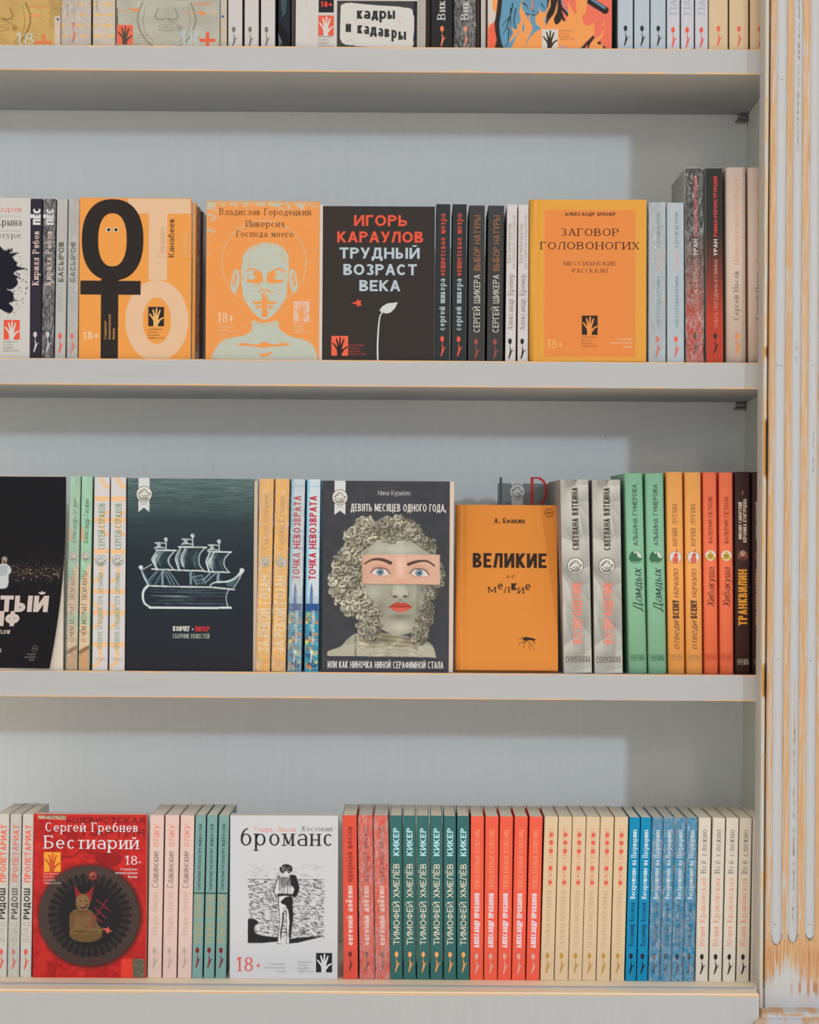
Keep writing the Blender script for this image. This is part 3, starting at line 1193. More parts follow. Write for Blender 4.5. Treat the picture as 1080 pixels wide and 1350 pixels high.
def series(p, x0, w, y, dy, cap, col):
    p.part('imprint_lettering')
    for i, t in enumerate(KP):
        p.text(t, x0, x0 + w * KW[i] * .89, y + dy * i, cap, 'sans', col)
    p.grp = None


def warn(p, x0, x1, y, dy, cap, st, col, right=False, centre=False):
    p.part('notice_lettering')
    W_ = [.78, 1.0, .42]
    for i, t in enumerate(('Содержит', 'нецензурную', 'брань')):
        w = (x1 - x0) * W_[i]
        a = x1 - w if right else x0
        p.text(t, a, a + w, y + dy * i, cap, st, col)
    p.grp = None


def side_top(hw, b, top, col):
    return Art(-hw + .4, top, hw - .4, b - .5, col)


# ======================= second shelf (first fully seen) =======================
R = 1
LUM = .88
# 1 ink-blot book
rt, cx, b = facing('softcover_book', R, -108, 39, 260.5, .016, (192, 190, 187),
                   'white face-out book with black ink blot at left end of upper full row')
a = Art(-106, 262, 38, b - 1, (192, 190, 187), 4, 0, 250)
for s_ in range(2):
    pts = []
    C0 = [(-120, 400, 210, 165), (-110, 560, 180, 85)][s_]
    for i in range(70):
        g = 2 * math.pi * i / 70
        r = 1 + rnd.uniform(-.05, .05) + (.22 if rnd.random() < .12 else 0)
        pts.append((C0[0] + C0[2] * r * math.cos(g), C0[1] + C0[3] * r * math.sin(g) * (.72 if s_ == 0 else .8)))
    a.poly(pts, (22, 20, 34))
a.poly(smooth([(-60, 385), (25, 368), (62, 405), (68, 445), (92, 486), (60, 520), (0, 518), (-60, 525)], 4), (22, 20, 34))
a.poly(smooth([(-60, 525), (15, 530), (40, 560), (42, 590), (68, 620), (55, 645), (25, 640), (-40, 600)], 4), (22, 20, 34))
for i in range(90):
    g, r = rnd.uniform(-1.2, 1.2), rnd.uniform(90, 190)
    x, y = -40 + r * math.cos(g), 480 + r * 1.1 * math.sin(g)
    a.ell(x, y, rnd.uniform(1, 5), rnd.uniform(1, 4), (22, 20, 34), g)
a.build('cover_picture', rt, cx, b)
p = P(cx, b, 4, 0, 250)
p.text('Сергей Володов', -330, 108, 112, 30, 'serif', (218, 98, 78))
p.text('Другая сторона Крына', -400, 110, 185, 40, 'serif', (60, 56, 54))
p.text('заметки о литературе', -390, 106, 250, 30, 'serif', (96, 90, 84))
for y in (134, 212):
    p.rect(-400, y, 107, y + 1.8, (160, 150, 140))
p.build('cover_lettering', rt, y=-.00016)
p = P(cx, b, 4, 0, 250)
p.hand(19, 683, 104, 787, (218, 82, 58), (198, 196, 192))
series(p, 17, 82, 803, 16, 9, (120, 116, 112))
p.build('publisher_mark', rt, y=-.00016)


def d(p):
    p.vtext('ПЁС', 295.5, 273, 5.2, 10, 'heavy', (205, 208, 210))
    p.vtext('Кирилл Рябов', 375, 304, 3.6, 8.6, 'serifb', (206, 184, 178))


spines('softcover_book', R, [(41, 56.3, 38.6, 54), (58.3, 73.5, 55, 70.5)], 262, .118, (42, 38, 50), d, None, group='dark navy books beside the ink-blot book',
       wrap=(1,), emblem=lambda p: p.balloon(-.3, 436.7, (190, 182, 190)),
       labels=['slim navy book without film just right of the white ink-blot cover',
               'slim navy book in crinkled clear film, second from the ink-blot cover'])


def d(p):
    p.vtext('МАРАТ', 409.5, 376, 3.0, 7, 'light', (148, 148, 146))
    p.vtext('БАСЫРОВ', 371, 318, 3.0, 7, 'bold', (92, 86, 66))
    p.vtext('ПЕЧАТНАЯ', 315, 276, .5, 4.5, 'light', (202, 176, 172))
    p.vtext('МАШИНА', 315, 284, 5.4, 4.5, 'light', (202, 176, 172))


spines('softcover_book', R, [(74.8, 89.8, 71.3, 86.8), (91.2, 104.2, 88, 102.4)], 262.5, .118, (172, 173, 172), d, None,
       group='light grey books beside the orange-and-black cover', wrap=(1,), emblem=lambda p: p.balloon(-.3, 438.5, (216, 92, 70)),
       labels=['light grey slim book with olive capitals, uncovered, next to the filmed navy book',
               'light grey slim book with olive capitals, filmed, touching the orange-and-black cover'])

# 2 big letters on orange
OR1 = (222, 148, 72)
rt, cx, b = facing('softcover_book', R, 103.6, 251.2, 261, .012, OR1, 'orange face-out book with giant black letter O and T and two tiny eyes')
p = P(cx, b, 4, 0, 250)
PE = (213, 178, 146)
BK = (41, 35, 33)
p.rect(421, 44, 1003, 904, OR1)
p.lay = 1
p.rect(670, 44, 1000, 122, PE)
p.rect(781, 122, 878, 472, PE)
p.ring(826, 688, 167, 215, 92, PE, 48)
p.ring(826, 688, 76, 139, 0.1, PE, 4)
p.lay = 2
# counter of the big O is narrower than a uniform ring: draw as two-radius ring
for i in range(56):
    g0, g1 = 2 * math.pi * i / 56, 2 * math.pi * (i + 1) / 56
    o_ = lambda g, rx, ry, cx_, cy_: (cx_ + rx * math.copysign(abs(math.cos(g)) ** .86, math.cos(g)), cy_ + ry * math.copysign(abs(math.sin(g)) ** .86, math.sin(g)))
    p.poly([o_(g0, 163, 215, 590, 262), o_(g1, 163, 215, 590, 262), o_(g1, 75, 140, 589, 262), o_(g0, 75, 140, 589, 262)], BK)
p.rect(421, 478, 740, 552, BK)
p.rect(530, 470, 622, 903, BK)
p.lay = 3
for x in (568, 606):
    p.ell(x, 209, 14, 14, (206, 190, 160), 14)
p.lay = 4
for x in (569, 607):
    p.ell(x, 209, 8.5, 9, (30, 30, 36), 12)
p.build('cover_picture', rt)
p = P(cx, b, 4, 0, 250)
p.lay = 5
p.vtext('Герман', 352, 196, 866, 32, 'light', (188, 150, 108))
p.vtext('Канабеев', 352, 150, 916, 32, 'sans', (66, 50, 38))
p.vtext('роман', 352, 220, 984, 32, 'light', (215, 180, 140))
p.vtext('Содержит', 788, 690, 560, 13, 'sans', (216, 160, 96))
p.vtext('нецензурную', 788, 656, 582, 13, 'sans', (216, 160, 96))
p.vtext('брань', 788, 728, 604, 13, 'sans', (216, 160, 96))
p.text('18+', 436, 520, 788, 40, 'bold', (218, 190, 150))
p.hand(781, 615, 864, 717, BK, (222, 170, 104))
series(p, 781, 82, 738, 15.5, 9, (120, 84, 48))
p.build('cover_lettering', rt, y=-.00012)


# 3 edges of books pushed back in the gap
def gapbook(pos, top, col, lab, yy, wrap=False, depth=.105):
    spines('softcover_book', R, [pos], top, depth, col, None, lab, y=yy, wrap=(0,) if wrap else (), rough=.3)


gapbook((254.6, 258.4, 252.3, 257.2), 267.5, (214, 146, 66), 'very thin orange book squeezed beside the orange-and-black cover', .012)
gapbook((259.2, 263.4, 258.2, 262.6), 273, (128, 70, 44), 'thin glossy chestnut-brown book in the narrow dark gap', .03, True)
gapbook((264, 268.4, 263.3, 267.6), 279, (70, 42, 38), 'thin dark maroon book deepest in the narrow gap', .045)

# 4 woodcut head
OR2 = (222, 144, 78)
rt, cx, b = facing('softcover_book', R, 270.8, 420.5, 265, .014, (206, 150, 92), 'orange face-out book with pale bald woodcut head, eyes closed, inside a halo')
PG = (178, 184, 172)
a = Art(271.4, 266, 420, b - .6, OR2, 4.909, 240, 250)
n1, n2 = a.noise(.035, .05, 3), a.noise(.2, .25, 4)
al = slice(0, a.h), slice(0, a.w)
edge = np.clip((150 - a.Y) / 60, 0, 1) * np.clip(1.1 - np.abs(a.X - 640) / 620 * .4, 0, 1) + np.clip((240 - a.X) / 70, 0, 1) * np.clip((500 - a.Y) / 400, 0, 1)
a.fill(al, ((n1 * .6 + n2 * .5 + edge * .45) > .97).astype(float) * (edge > .05), PG, .85)
a.fill(al, ((n1 + n2) > 1.62) * 1.0, PG, .5)
ringp = [(527 + 272 * math.cos(g), 470 + 272 * math.sin(g)) for g in [2 * math.pi * i / 70 for i in range(71)]]
a.line(ringp, 3.4, PG)
# shoulders and neck
a.poly(smooth([(185, 1118), (205, 1050), (250, 985), (320, 955), (400, 940), (455, 900), (448, 845), (520, 858), (620, 845), (625, 890), (690, 940),
        (770, 960), (830, 985), (865, 1040), (880, 1118)], 3), PG)
a.poly(smooth([(383, 470), (392, 425), (430, 375), (500, 345), (570, 340), (640, 365), (680, 420), (686, 500), (678, 600), (672, 680), (640, 745),
        (590, 805), (545, 835), (505, 828), (450, 780), (400, 700), (384, 620), (380, 540)], 3), PG)
for c_, sg in (((342, 590), -1), ((716, 585), 1)):
    a.ell(c_[0], c_[1], 26, 78, PG, rot=-.12 * sg)
    a.ell(c_[0] + 4 * sg, c_[1] - 8, 12, 46, OR2, rot=-.12 * sg)
    a.curve([(c_[0] - 6, c_[1] - 50), (c_[0] + 8 * sg, c_[1] - 10), (c_[0] - 8, c_[1] + 45)], 6, PG)
O = OR2
# face shadows cut in orange
for sg in (-1, 1):
    m = lambda x: 533 + sg * x
    a.curve([(m(120), 525), (m(95), 510), (m(55), 520), (m(25), 545), (m(18), 590)], 9, O, w2=15)
    a.poly(smooth([(m(118), 575), (m(80), 580), (m(45), 560), (m(30), 590), (m(45), 605), (m(85), 600), (m(118), 592)], 3), O)
    a.poly(smooth([(m(20), 530), (m(60), 525), (m(78), 545), (m(55), 565), (m(30), 600), (m(10), 580)], 3), O)
    a.curve([(m(36), 660), (m(20), 645), (m(0), 650)], 9, O)
    a.poly(smooth([(m(80), 715), (m(50), 722), (m(20), 712), (m(15), 730), (m(50), 738), (m(78), 728)], 3), O)
    a.poly(smooth([(m(60), 758), (m(40), 745), (m(18), 752), (m(40), 768)], 3), O)
    for i in range(26):
        x, y = rnd.uniform(20, 138), rnd.uniform(600, 800)
        if x < 140 - (y - 600) * .5:
            a.line([(m(x), y), (m(x - 16), y + rnd.uniform(8, 20))], 2.2, O, .8)
    for i in range(16):
        x, y = rnd.uniform(95, 146), rnd.uniform(400, 560)
        a.line([(m(x), y), (m(x + 3), y + 26)], 2.4, O, .7)
a.poly([(515, 668), (530, 660), (548, 668), (552, 820), (512, 820)], O)
a.poly([(532, 655), (542, 655), (541, 690), (533, 690)], PG)
for i in range(34):
    g = rnd.uniform(-2.7, -.4)
    r = rnd.uniform(120, 150)
    a.line([(533 + r * math.cos(g), 470 + r * .9 * math.sin(g)), (533 + r * math.cos(g + .12), 470 + r * .9 * math.sin(g + .12))], 2.2, O, .8)
for i in range(26):
    x, y = rnd.uniform(430, 640), rnd.uniform(400, 500)
    a.line([(x, y), (x + rnd.uniform(4, 16), y + rnd.uniform(-2, 2))], 2.0, O, .55)
a.poly(smooth([(345, 1005), (400, 988), (480, 1000), (530, 980), (590, 998), (650, 985), (705, 998), (650, 1006), (560, 1014), (520, 1018), (450, 1008)], 3), O)
a.poly(smooth([(490, 1052), (530, 1058), (585, 1044), (560, 1070), (520, 1080)], 3), O)
a.ell(516, 1110, 8, 7, O)
for i in range(60):
    x = rnd.uniform(190, 870)
    sg = -1 if x < 533 else 1
    y = rnd.uniform(960, 1090)
    if abs(x - 533) > 200 and y > 960 + abs(abs(x - 533) - 200) * .3:
        a.line([(x, y), (x + sg * 14, y + 24)], 2.0, O, .6)
for i in range(14):
    a.line([(470 + i * 11, 850), (466 + i * 11, 880)], 2.2, O, .8)
a.build('cover_picture', rt, cx, b)
p = P(cx, b, 4.909, 240, 250)
TX = (74, 50, 36)
p.text('Владислав Городецкий', 236, 828, 160, 42, 'serif', TX)
p.text('Инверсия', 408, 655, 237, 42, 'serif', TX)
p.text('Господа моего', 348, 714, 302, 42, 'serif', TX)
p.text('18+', 228, 334, 858, 62, 'serif', (212, 196, 172))
warn(p, 233, 362, 890, 25, 14, 'serif', (206, 186, 160))
p.hand(722, 717, 824, 850, (212, 176, 158), (222, 150, 92))
series(p, 722, 100, 868, 19, 11, (216, 190, 160))
p.build('cover_lettering', rt, y=-.00012)
link('sheet_edge', boxmesh('sheet_edge', .0585, .0618, .0012, .011, .0002, (b - 268) / S), mat_card((208, 198, 190)), rt)

# 5 dark brown cover with red and pale blue capitals
BR = (49, 43, 41)
rt, cx, b = facing('softcover_book', R, 425, 572.6, 272, .020, BR, 'dark brown face-out book with red and pale blue capitals and a white sprout', tilt=-.0015)
p = P(cx, b, 3.857, 420, 250)
RD, LB = (214, 82, 58), (170, 184, 194)
p.text('ИГОРЬ', 177, 448, 182, 56, 'bold', RD)
p.text('КАРАУЛОВ', 92, 530, 266, 56, 'bold', RD)
p.text('ТРУДНЫЙ', 104, 512, 348, 56, 'bold', LB)
p.text('ВОЗРАСТ', 124, 498, 432, 56, 'bold', LB)
p.text('ВЕКА', 206, 414, 514, 56, 'bold', LB)
p.build('cover_lettering', rt, y=-.00012)
p = P(cx, b, 3.857, 420, 250)
p.line(smooth([(302, 878), (300, 800), (303, 720), (310, 650), (322, 622)], 6), 9, (196, 198, 198), 6)
for q in ([(308, 612), (325, 590), (350, 576), (402, 570), (388, 600), (366, 622), (345, 628), (322, 622)],):
    p.poly(q, (196, 198, 198))
p.poly([(165, 575), (192, 568), (196, 555), (204, 562), (216, 562), (212, 575), (218, 588), (204, 588), (200, 596), (192, 582)], RD)
p.hand(65, 743, 150, 844, (222, 96, 70), (40, 36, 36))
series(p, 155, 84, 795, 15, 9.5, (170, 70, 52))
p.build('cover_picture', rt, y=-.00012)


def d(p):
    p.vtext('сергей шикера', 434.6, 366.7, 3.0, 8, 'serifb', (176, 190, 196))
    p.vtext('египетское метро', 362.8, 280.5, 3.0, 8, 'serifb', (206, 80, 62))


spines('softcover_book', R, [(574.8, 594.4, 573.6, 592.6), (596.5, 616, 595.2, 614.2)], 269, .118, (42, 47, 50), d,
       '%s of the two black spines with small bold red words', group='black books with red words beside the dark brown cover', emblem=lambda p: p.balloon(-.2, 442.4, (212, 84, 62)))


def d(p):
    p.vtext('СЕРГЕЙ ШИКЕРА', 437.5, 361, 5.0, 8.4, 'sans', (186, 180, 172))
    p.vtext('ВЫБОР НАТУРЫ', 356, 283, 5.0, 8.4, 'sans', (150, 100, 66))


spines('softcover_book', R, [(618.4, 639.6, 617.2, 637.6), (643.4, 665.4, 641, 663.6)], 270.8, .118, (56, 56, 57), d,
       '%s of the two charcoal spines with brown capitals', group='charcoal books with brown capitals', emblem=lambda p: p.balloon(0, 446, (146, 76, 66)))


def d(p):
    p.vtext('Александр Бренер', 434.4, 360.5, 2.6, 7, 'serif', (122, 116, 106))
    p.vtext('Ева-пенетратор,', 345.5, 292, -.9, 5.6, 'serif', (150, 140, 124))
    p.vtext('или Оживители и умертвители', 353, 283, 4.3, 3.6, 'serif', (162, 150, 132))


spines('softcover_book', R, [(668.2, 682.6, 665.8, 680.2), (683.6, 697.4, 682, 696.4)], 269.5, .118, (196, 192, 192), d,
       '%s of the two slim white spines with grey italic-like lines, left of the amber hardcover', group='slim white books beside the amber hardcover', emblem=lambda p: p.balloon(-.8, 445.5, (44, 42, 44)))

# 6 amber hardcover
AM = (212, 151, 61)
rt, cx, b = facing('hardcover_book', R, 697, 852, 263.5, .020, AM, 'amber hardcover shown face-out with darker orange panel and black capitals', hard=True, tilt=-.0045, y=.003)
p = P(cx, b, 4.5, 660, 250)
p.rect(259, 120, 800, 992, (216, 130, 66))
p.lay = 1
K = (52, 36, 30)
p.text('АЛЕКСАНДР БРЕНЕР', 380, 682, 155, 20, 'bold', K)
p.text('ЗАГОВОР', 356, 700, 274, 44, 'serifb', K)
p.text('ГОЛОВОНОГИХ', 236, 822, 354, 44, 'serifb', K)
p.text('МЕССИАНСКИЕ', 375, 683, 450, 24, 'serifb', (88, 50, 34))
p.text('РАССКАЗЫ', 425, 632, 492, 24, 'serifb', (88, 50, 34))
p.text('18+', 276, 368, 942, 54, 'serif', (222, 170, 100))
warn(p, 655, 783, 892, 22, 13, 'serifb', (220, 190, 160), right=True)
p.hand(482, 747, 576, 862, (48, 36, 32), (222, 138, 66))
series(p, 482, 92, 880, 18, 10, (120, 66, 40))
p.build('cover_lettering', rt, y=-.00012)


def d(p):
    p.vtext('ОЛЬГА ПОГОДИНА-КУЗМИНА', 430, 363, 4.0, 4.4, 'sans', (120, 140, 158))
    p.vtext('«УЕХАТЬ»', 357.5, 330, 4.0, 4.4, 'sans', (216, 160, 142))
    p.vtext('И ДРУГИЕ ИСТОРИИ', 325.5, 279.5, 4.0, 4.4, 'sans', (132, 132, 132))


spines('softcover_book', R, [(855.6, 877.6, 855, 877.8), (878.8, 902.2, 879, 902.8)], 267, .118, (168, 178, 186), d, None,
       group='pale blue-grey books right of the amber hardcover', wrap=(0,), emblem=lambda p: p.balloon(.4, 442.7, (222, 92, 66)),
       labels=['pale blue-grey book in shiny film just right of the amber hardcover',
               'pale blue-grey book without film, left of the tall dark filmed book'])


def d(p):
    p.vtext('ОЛЬГА ПОГОДИНА-КУЗМИНА', 431, 341, 4.4, 4.8, 'sans', (200, 140, 120))
    p.vtext('УРАН', 336.5, 314.5, 4.4, 5.2, 'bold', (205, 200, 196))
    p.vtext('РОМАН-РЕКОНСТРУКЦИЯ', 311, 231.5, 4.4, 4.8, 'bold', (206, 66, 62))


def art(hw, b, top):
    a = side_top(hw - .6, b, top, (44, 45, 43))
    t = np.clip((a.Y - 300) / 115, 0, 1)[..., None]
    a.im = a.im * (1 - t) + np.array((176, 62, 46.)) * t
    return a


spines('hardcover_book', R, [(903.2, 926.6, 904.4, 928.2), (928.4, 954, 929.8, 955.4)], 220.8, .148, (150, 150, 142), d, None, hard=True,
       group='tall books fading from black to red', wrap=(0,), art=art, emblem=lambda p: p.balloon(.6, 438.6, (56, 46, 46)),
       labels=['tall black-to-red hardcover wrapped in heavily glittering film', 'tall black-to-red hardcover without film, left of the pinkish one'])


def d(p):
    p.vtext('Сергей Носов', 421.5, 357, 3.4, 7, 'serif', (118, 104, 84))
    p.vtext('Морковку нож не берет', 348, 233, 3.4, 7, 'serif', (222, 164, 116))


spines('hardcover_book', R, [(956, 984.6, 956.6, 985.4), (986.2, 1012.4, 986.8, 1013.6)], 220.5, .148, (202, 182, 170), d, None, hard=True,
       group='tall pinkish beige books at right end of upper row', emblem=lambda p: p.balloon(1, 439, (222, 136, 66)),
       labels=['tall pinkish beige hardcover fully visible, right of the black-to-red books',
               'tall pinkish beige hardcover partly hidden behind the pilaster edge'])

# ======================= third shelf =======================
R = 2
LUM = .84
CO = (18, 17, 22)
rt, cx, b = facing('softcover_book', R, -84, 83, 627, .018, (206, 196, 184), 'black face-out book with huge white letters and a lit crowd, lower edge curling')
a = Art(-83, 628, 86, 881, CO, 7.1, 0, 700)
for i in range(1500):
    x = rnd.uniform(-560, 590)
    y = 340 + rnd.gauss(0, 130) if rnd.random() < .55 else 370 + rnd.gauss(0, 60)
    if y > 560 or y < -160:
        continue
    k = math.exp(-((y - 400) / 90) ** 2)
    r = rnd.uniform(1.0, 2.2) + 3.2 * k * rnd.random()
    br = .25 + .75 * k * rnd.random()
    a.ell(x, y, r, r, (230, 190, 150), al=br, soft=.3)
a.ell(44, 268, 28, 28, (60, 50, 44))
a.ell(44, 262, 25, 20, (150, 142, 134), soft=.3)
a.poly(smooth([(-60, 330), (0, 312), (60, 308), (100, 340), (112, 370), (100, 405), (86, 400), (92, 470), (84, 520), (50, 540), (-50, 540)], 3), (186, 190, 192))
a.poly(smooth([(-60, 330), (60, 320), (80, 360), (60, 420), (-60, 420)], 3), (140, 150, 158), .6)
a.poly([(22, 268), (36, 290), (34, 312), (20, 305)], (176, 134, 108))
a.poly([(52, 268), (66, 275), (62, 306), (54, 300)], (176, 134, 108))


def warp1(GX, GY, GZ):
    # right margin: full width at the top, drawn in and lifted towards the foot
    H_ = (b - 628) / S
    t = np.clip(1 - GZ / H_, 0, 1)
    e = 1 - .118 * np.clip((t - .18) / .82, 0, 1) ** 2.0
    x0 = GX.min()
    u = (GX - x0) / (GX.max() - x0)
    X = x0 + (GX - x0) * e
    Y = GY - .0006 - .006 * np.clip(t - .1, 0, 1) ** 1.5 * np.clip((u - .5) / .5, 0, 1) ** 1.6
    return X, Y, GZ + (.0015 * t * 0)


a.build('cover_picture', rt, cx, b, y=-.0004, warp=warp1)
p = P(cx, b, 7.1, 0, 700)
p.text('СЫТЫЙ', -320, 497, 758, 152, 'heavy', (192, 178, 172))
p.text('СКИФ', -300, 226, 892, 140, 'heavy', (192, 178, 172))
p.text('FLOW', 28, 146, 966, 38, 'bold', (170, 160, 150))
p.text('10+', 398, 444, 1112, 16, 'sans', (140, 132, 124))
p.ring(420, 1104, 30, 32, 3, (120, 112, 106), 20)
for i, (t_, x0_, x1_) in enumerate((('Содержит', 342, 440), ('нецензурную', 325, 438), ('брань', 378, 430))):
    p.text(t_, x0_, x1_, 1160 + i * 26, 14, 'hand', (170, 160, 150))
p.text('ГОРОДЕЦ', -120, 72, 1134, 34, 'bold', (170, 162, 150))
for q in range(len(p.v)):
    x_, y_, z_ = p.v[q]
    X_, Y_, Z_ = warp1(np.array([x_, -83 / S - cx / S, (86 - cx) / S]), np.array([y_, 0, 0]), np.array([z_, z_, z_]))
    p.v[q] = (float(X_[0]), float(Y_[0]) - .0006, z_)
p.build('cover_lettering', rt, y=0)


def d(p):
    p.vtext('Александр Гиожин', 717, 658, 3.2, 6.5, 'hand', (62, 76, 62))
    p.vtext('О ЧЁМ МОЛЧАТ ТВОИ КИТЫ', 847, 754, 2.4, 6.8, 'hand', (64, 60, 54))
    p.lay = 1
    p.badge(0, 734, 6.2, (90, 90, 84), (196, 194, 188))


def art(hw, b, top):
    a = side_top(hw, b, top, (150, 190, 165))
    n = a.noise(.25, .12, 5)
    a.mul(.94 + .1 * n)
    a.poly([(-hw, 772), (-hw, 900), (hw, 900), (hw, 738), (0, 752)], (206, 180, 152))
    a.poly([(-hw, 690), (-hw + 4, 700), (-hw + 5, 712), (-hw, 716)], (200, 160, 124))
    a.poly([(-hw, 812), (hw, 806), (hw, 826), (-hw, 822)], (150, 190, 165), .6)
    a.poly([(-hw, 858), (-2, 854), (hw, 850), (hw, 900), (-hw, 900)], (188, 146, 108))
    a.poly([(-hw, 859), (-2, 855), (hw, 850), (hw, 855), (-hw, 864)], (110, 84, 64), .7)
    return a


spines('softcover_book', R, [(92, 106.4, 87.2, 101.6), (107.4, 122.6, 103, 118)], 627.8, .118, (150, 186, 164), d, None,
       group='slim mint-and-sand books beside the black cover', wrap=(0,), art=art,
       labels=['slim mint-and-sand book in clear film, next to the black curled cover', 'slim mint-and-sand book without film, second from the black curled cover'])


def d(p):
    p.vtext('СЕРГЕЙ СТРАХОВ', 724.5, 663.5, 4.6, 8.6, 'sans', (116, 148, 118))
    p.vtext('ПРАВНУК БРАНДМЕЙСТЕРА СЕРАФИМА', 856, 755, 3.2, 6.8, 'sans', (142, 160, 138))
    p.text('ГОРОДЕЦ', -8, 8, 871.5, 4, 'sans', (168, 166, 160))
    p.lay = 1
    p.badge(0, 739.5, 7.4, (96, 96, 94), (200, 200, 198))


def art(hw, b, top):
    a = side_top(hw, b, top, (198, 194, 196))
    O_ = (224, 178, 132)
    for y in (658, 686, 727, 780, 808, 850):
        a.poly([(-hw, y - 3), (hw, y - 3), (hw, y + 3), (-hw, y + 3)], O_)
    for cx_, cy_, sg in ((hw, 628, -1), (hw, 690, -1), (-hw, 752, 1), (-hw, 812, 1), (-hw, 864, 1)):
        for i in range(20):
            g = -math.pi / 2 + math.pi * i / 19
            a.ell(cx_ + sg * 11 * math.cos(g), cy_ + 15 * math.sin(g), 2.1, 2.1, O_)
    return a


spines('softcover_book', R, [(124.4, 145, 121, 142), (146.2, 166.6, 143.6, 164.6)], 629.2, .118, (198, 194, 196), d,
       '%s of the two white spines with pale orange loops and green capitals', group='white books with pale orange loops', art=art)

# ship cover
rt, cx, b = facing('softcover_book', R, 166.3, 333.4, 631, .020, (40, 50, 58), 'dark slate face-out book with chalk sailing ship on a book hull')
a = Art(166.8, 631.6, 333, b - .6, (34, 39, 48), 4, 160, 610)
t = np.clip((a.Y - 80) / 460, 0, 1)[..., None]
a.im = np.array((88, 112, 110.)) * (1 - t) ** 1.6 + np.array((31, 42, 50.)) * (1 - (1 - t) ** 1.6)
t2 = np.clip((a.Y - 650) / 400, 0, 1)[..., None]
a.im = a.im * (1 - t2) + np.array((34, 35, 44.)) * t2
nn = a.noise(.012, .22, 6) * .6 + a.noise(.05, .5, 7) * .4
amp = np.clip((430 - a.Y) / 300, 0.05, 1)
a.mul(1 + (nn - .5) * .55 * amp)
a.fill(al := (slice(0, a.h), slice(0, a.w)), np.exp(-((a.Y - 335) / 45) ** 2) * (a.noise(.01, .02, 9) > .3) * .35, (40, 52, 58))
a.fill(al, np.clip((a.Y - 290) / 8, 0, 1) * np.clip((430 - a.Y) / 120, 0, 1) * .35, (44, 54, 60))
a.k, a.cx, a.cy = 7.2, 180, 690
a.X = (a.X / 4 + 160 - 180) * 7.2
a.Y = (a.Y / 4 + 610 - 690) * 7.2
a.xs = (a.xs / 4 + 160 - 180) * 7.2
a.ys = (a.ys / 4 + 610 - 690) * 7.2
CH, CB = (196, 208, 210), (96, 126, 138)
for j in range(46):          # hull pages
    y = 618 + rnd.random() * 160
    x = 120 + rnd.random() * 420
    a.line([(x, y), (min(x + rnd.uniform(80, 400), 850), y - 2)], rnd.uniform(1.2, 3.6), (110, 138, 148), .35)
for y in (630, 655, 690, 760):
    a.line([(125, y), (855, y + 4)], 3, (130, 156, 164), .6)
for j in range(4):
    a.line([(150 + j * 60, 692 + j * 3), (420 + j * 30, 690 + j * 4)], 6, (168, 186, 190), .35)
a.curve([(100, 600), (66, 640), (56, 700), (76, 765), (130, 800)], 24, CH, w2=16)
a.line([(100, 596), (300, 602), (700, 606), (925, 626)], 13, CH)
a.line([(120, 802), (500, 804), (890, 800)], 20, CH)
a.curve([(875, 625), (852, 670), (846, 720), (862, 790)], 8, CH)
a.curve([(868, 640), (846, 700), (850, 760)], 3, CB)


def sail(xl_, xr_, yt, yb, bl, flag_x, flag_y):
    L_ = smooth([(xl_ + 14, yt), (xl_ - bl * .6, (yt + yb) / 2 - 10), (xl_ - bl * .4, yb - 60), (xl_ + 4, yb)], 6)
    R_ = smooth([(xr_ + 18, yt), (xr_ - 38, yt + 70), (xr_ - 42, yb - 60), (xr_, yb)], 6)
    for j in range(46):
        u = rnd.random()
        pts_ = [(l[0] * (1 - u) + r[0] * u, l[1] * (1 - u) + r[1] * u) for l, r in zip(L_, R_)]
        i0 = rnd.randint(0, 8)
        i1 = rnd.randint(i0 + 4, len(pts_) - 1)
        br = max(0, 1 - abs(u - .2) / .28) + .35 * max(0, 1 - abs(u - .85) / .12)
        a.line(pts_[i0:i1], 4 + 5 * br, tuple(CB[k] + (CH[k] - CB[k]) * min(1, br) for k in range(3)), .2 + .7 * br)
    a.line(L_, 9, CH, w2=14)
    a.line(R_, 8, CH)
    a.line([(xl_ - 8, yt), (xr_ + 24, yt + 4)], 13, CH)
    a.line([(xl_ - 44, yb - 2), (xr_ + 8, yb + 4)], 12, CH)
    a.line([(flag_x, flag_y), (flag_x + 2, yt)], 9, CH)
    a.ell(flag_x, flag_y, 18, 18, CH)
    a.ell(flag_x + 6, flag_y - 2, 6, 6, (60, 80, 90))
    fx, fy = flag_x - 8, flag_y + 38
    a.curve([(fx, fy), (fx - 50, fy - 6), (fx - 95, fy - 4)], 8, CH)
    a.curve([(fx, fy + 44), (fx - 50, fy + 38), (fx - 100, fy + 46)], 8, CH)
    a.poly([(fx - 95, fy - 6), (fx - 70, fy + 18), (fx - 100, fy + 46), (fx - 40, fy + 36), (fx - 40, fy)], CH, .75)


sail(185, 345, 256, 440, 70, 272, 155)
sail(400, 632, 225, 448, 55, 525, 118)
sail(680, 868, 268, 460, 40, 775, 172)
for x0_, y0_, x1_, y1_, w_ in ((190, 452, 112, 545, 10), (205, 455, 132, 560, 4), (240, 455, 165, 590, 6), (250, 460, 180, 590, 3), (242, 452, 242, 590, 18), (258, 455, 320, 585, 9),
                               (280, 455, 355, 585, 8), (300, 450, 395, 585, 9), (508, 455, 510, 575, 20), (530, 460, 570, 590, 5), (700, 465, 628, 540, 15),
                               (742, 475, 652, 560, 12), (770, 470, 768, 545, 26), (520, 512, 620, 492, 8), (526, 512, 572, 592, 8), (616, 500, 652, 580, 7),
                               (545, 545, 632, 532, 5), (556, 572, 645, 560, 5), (560, 508, 600, 585, 4), (590, 502, 628, 580, 4)):
    a.line([(x0_, y0_), (x1_, y1_)], w_, (132, 158, 168), .85)
a.ell(36, 422, 20, 20, CH)
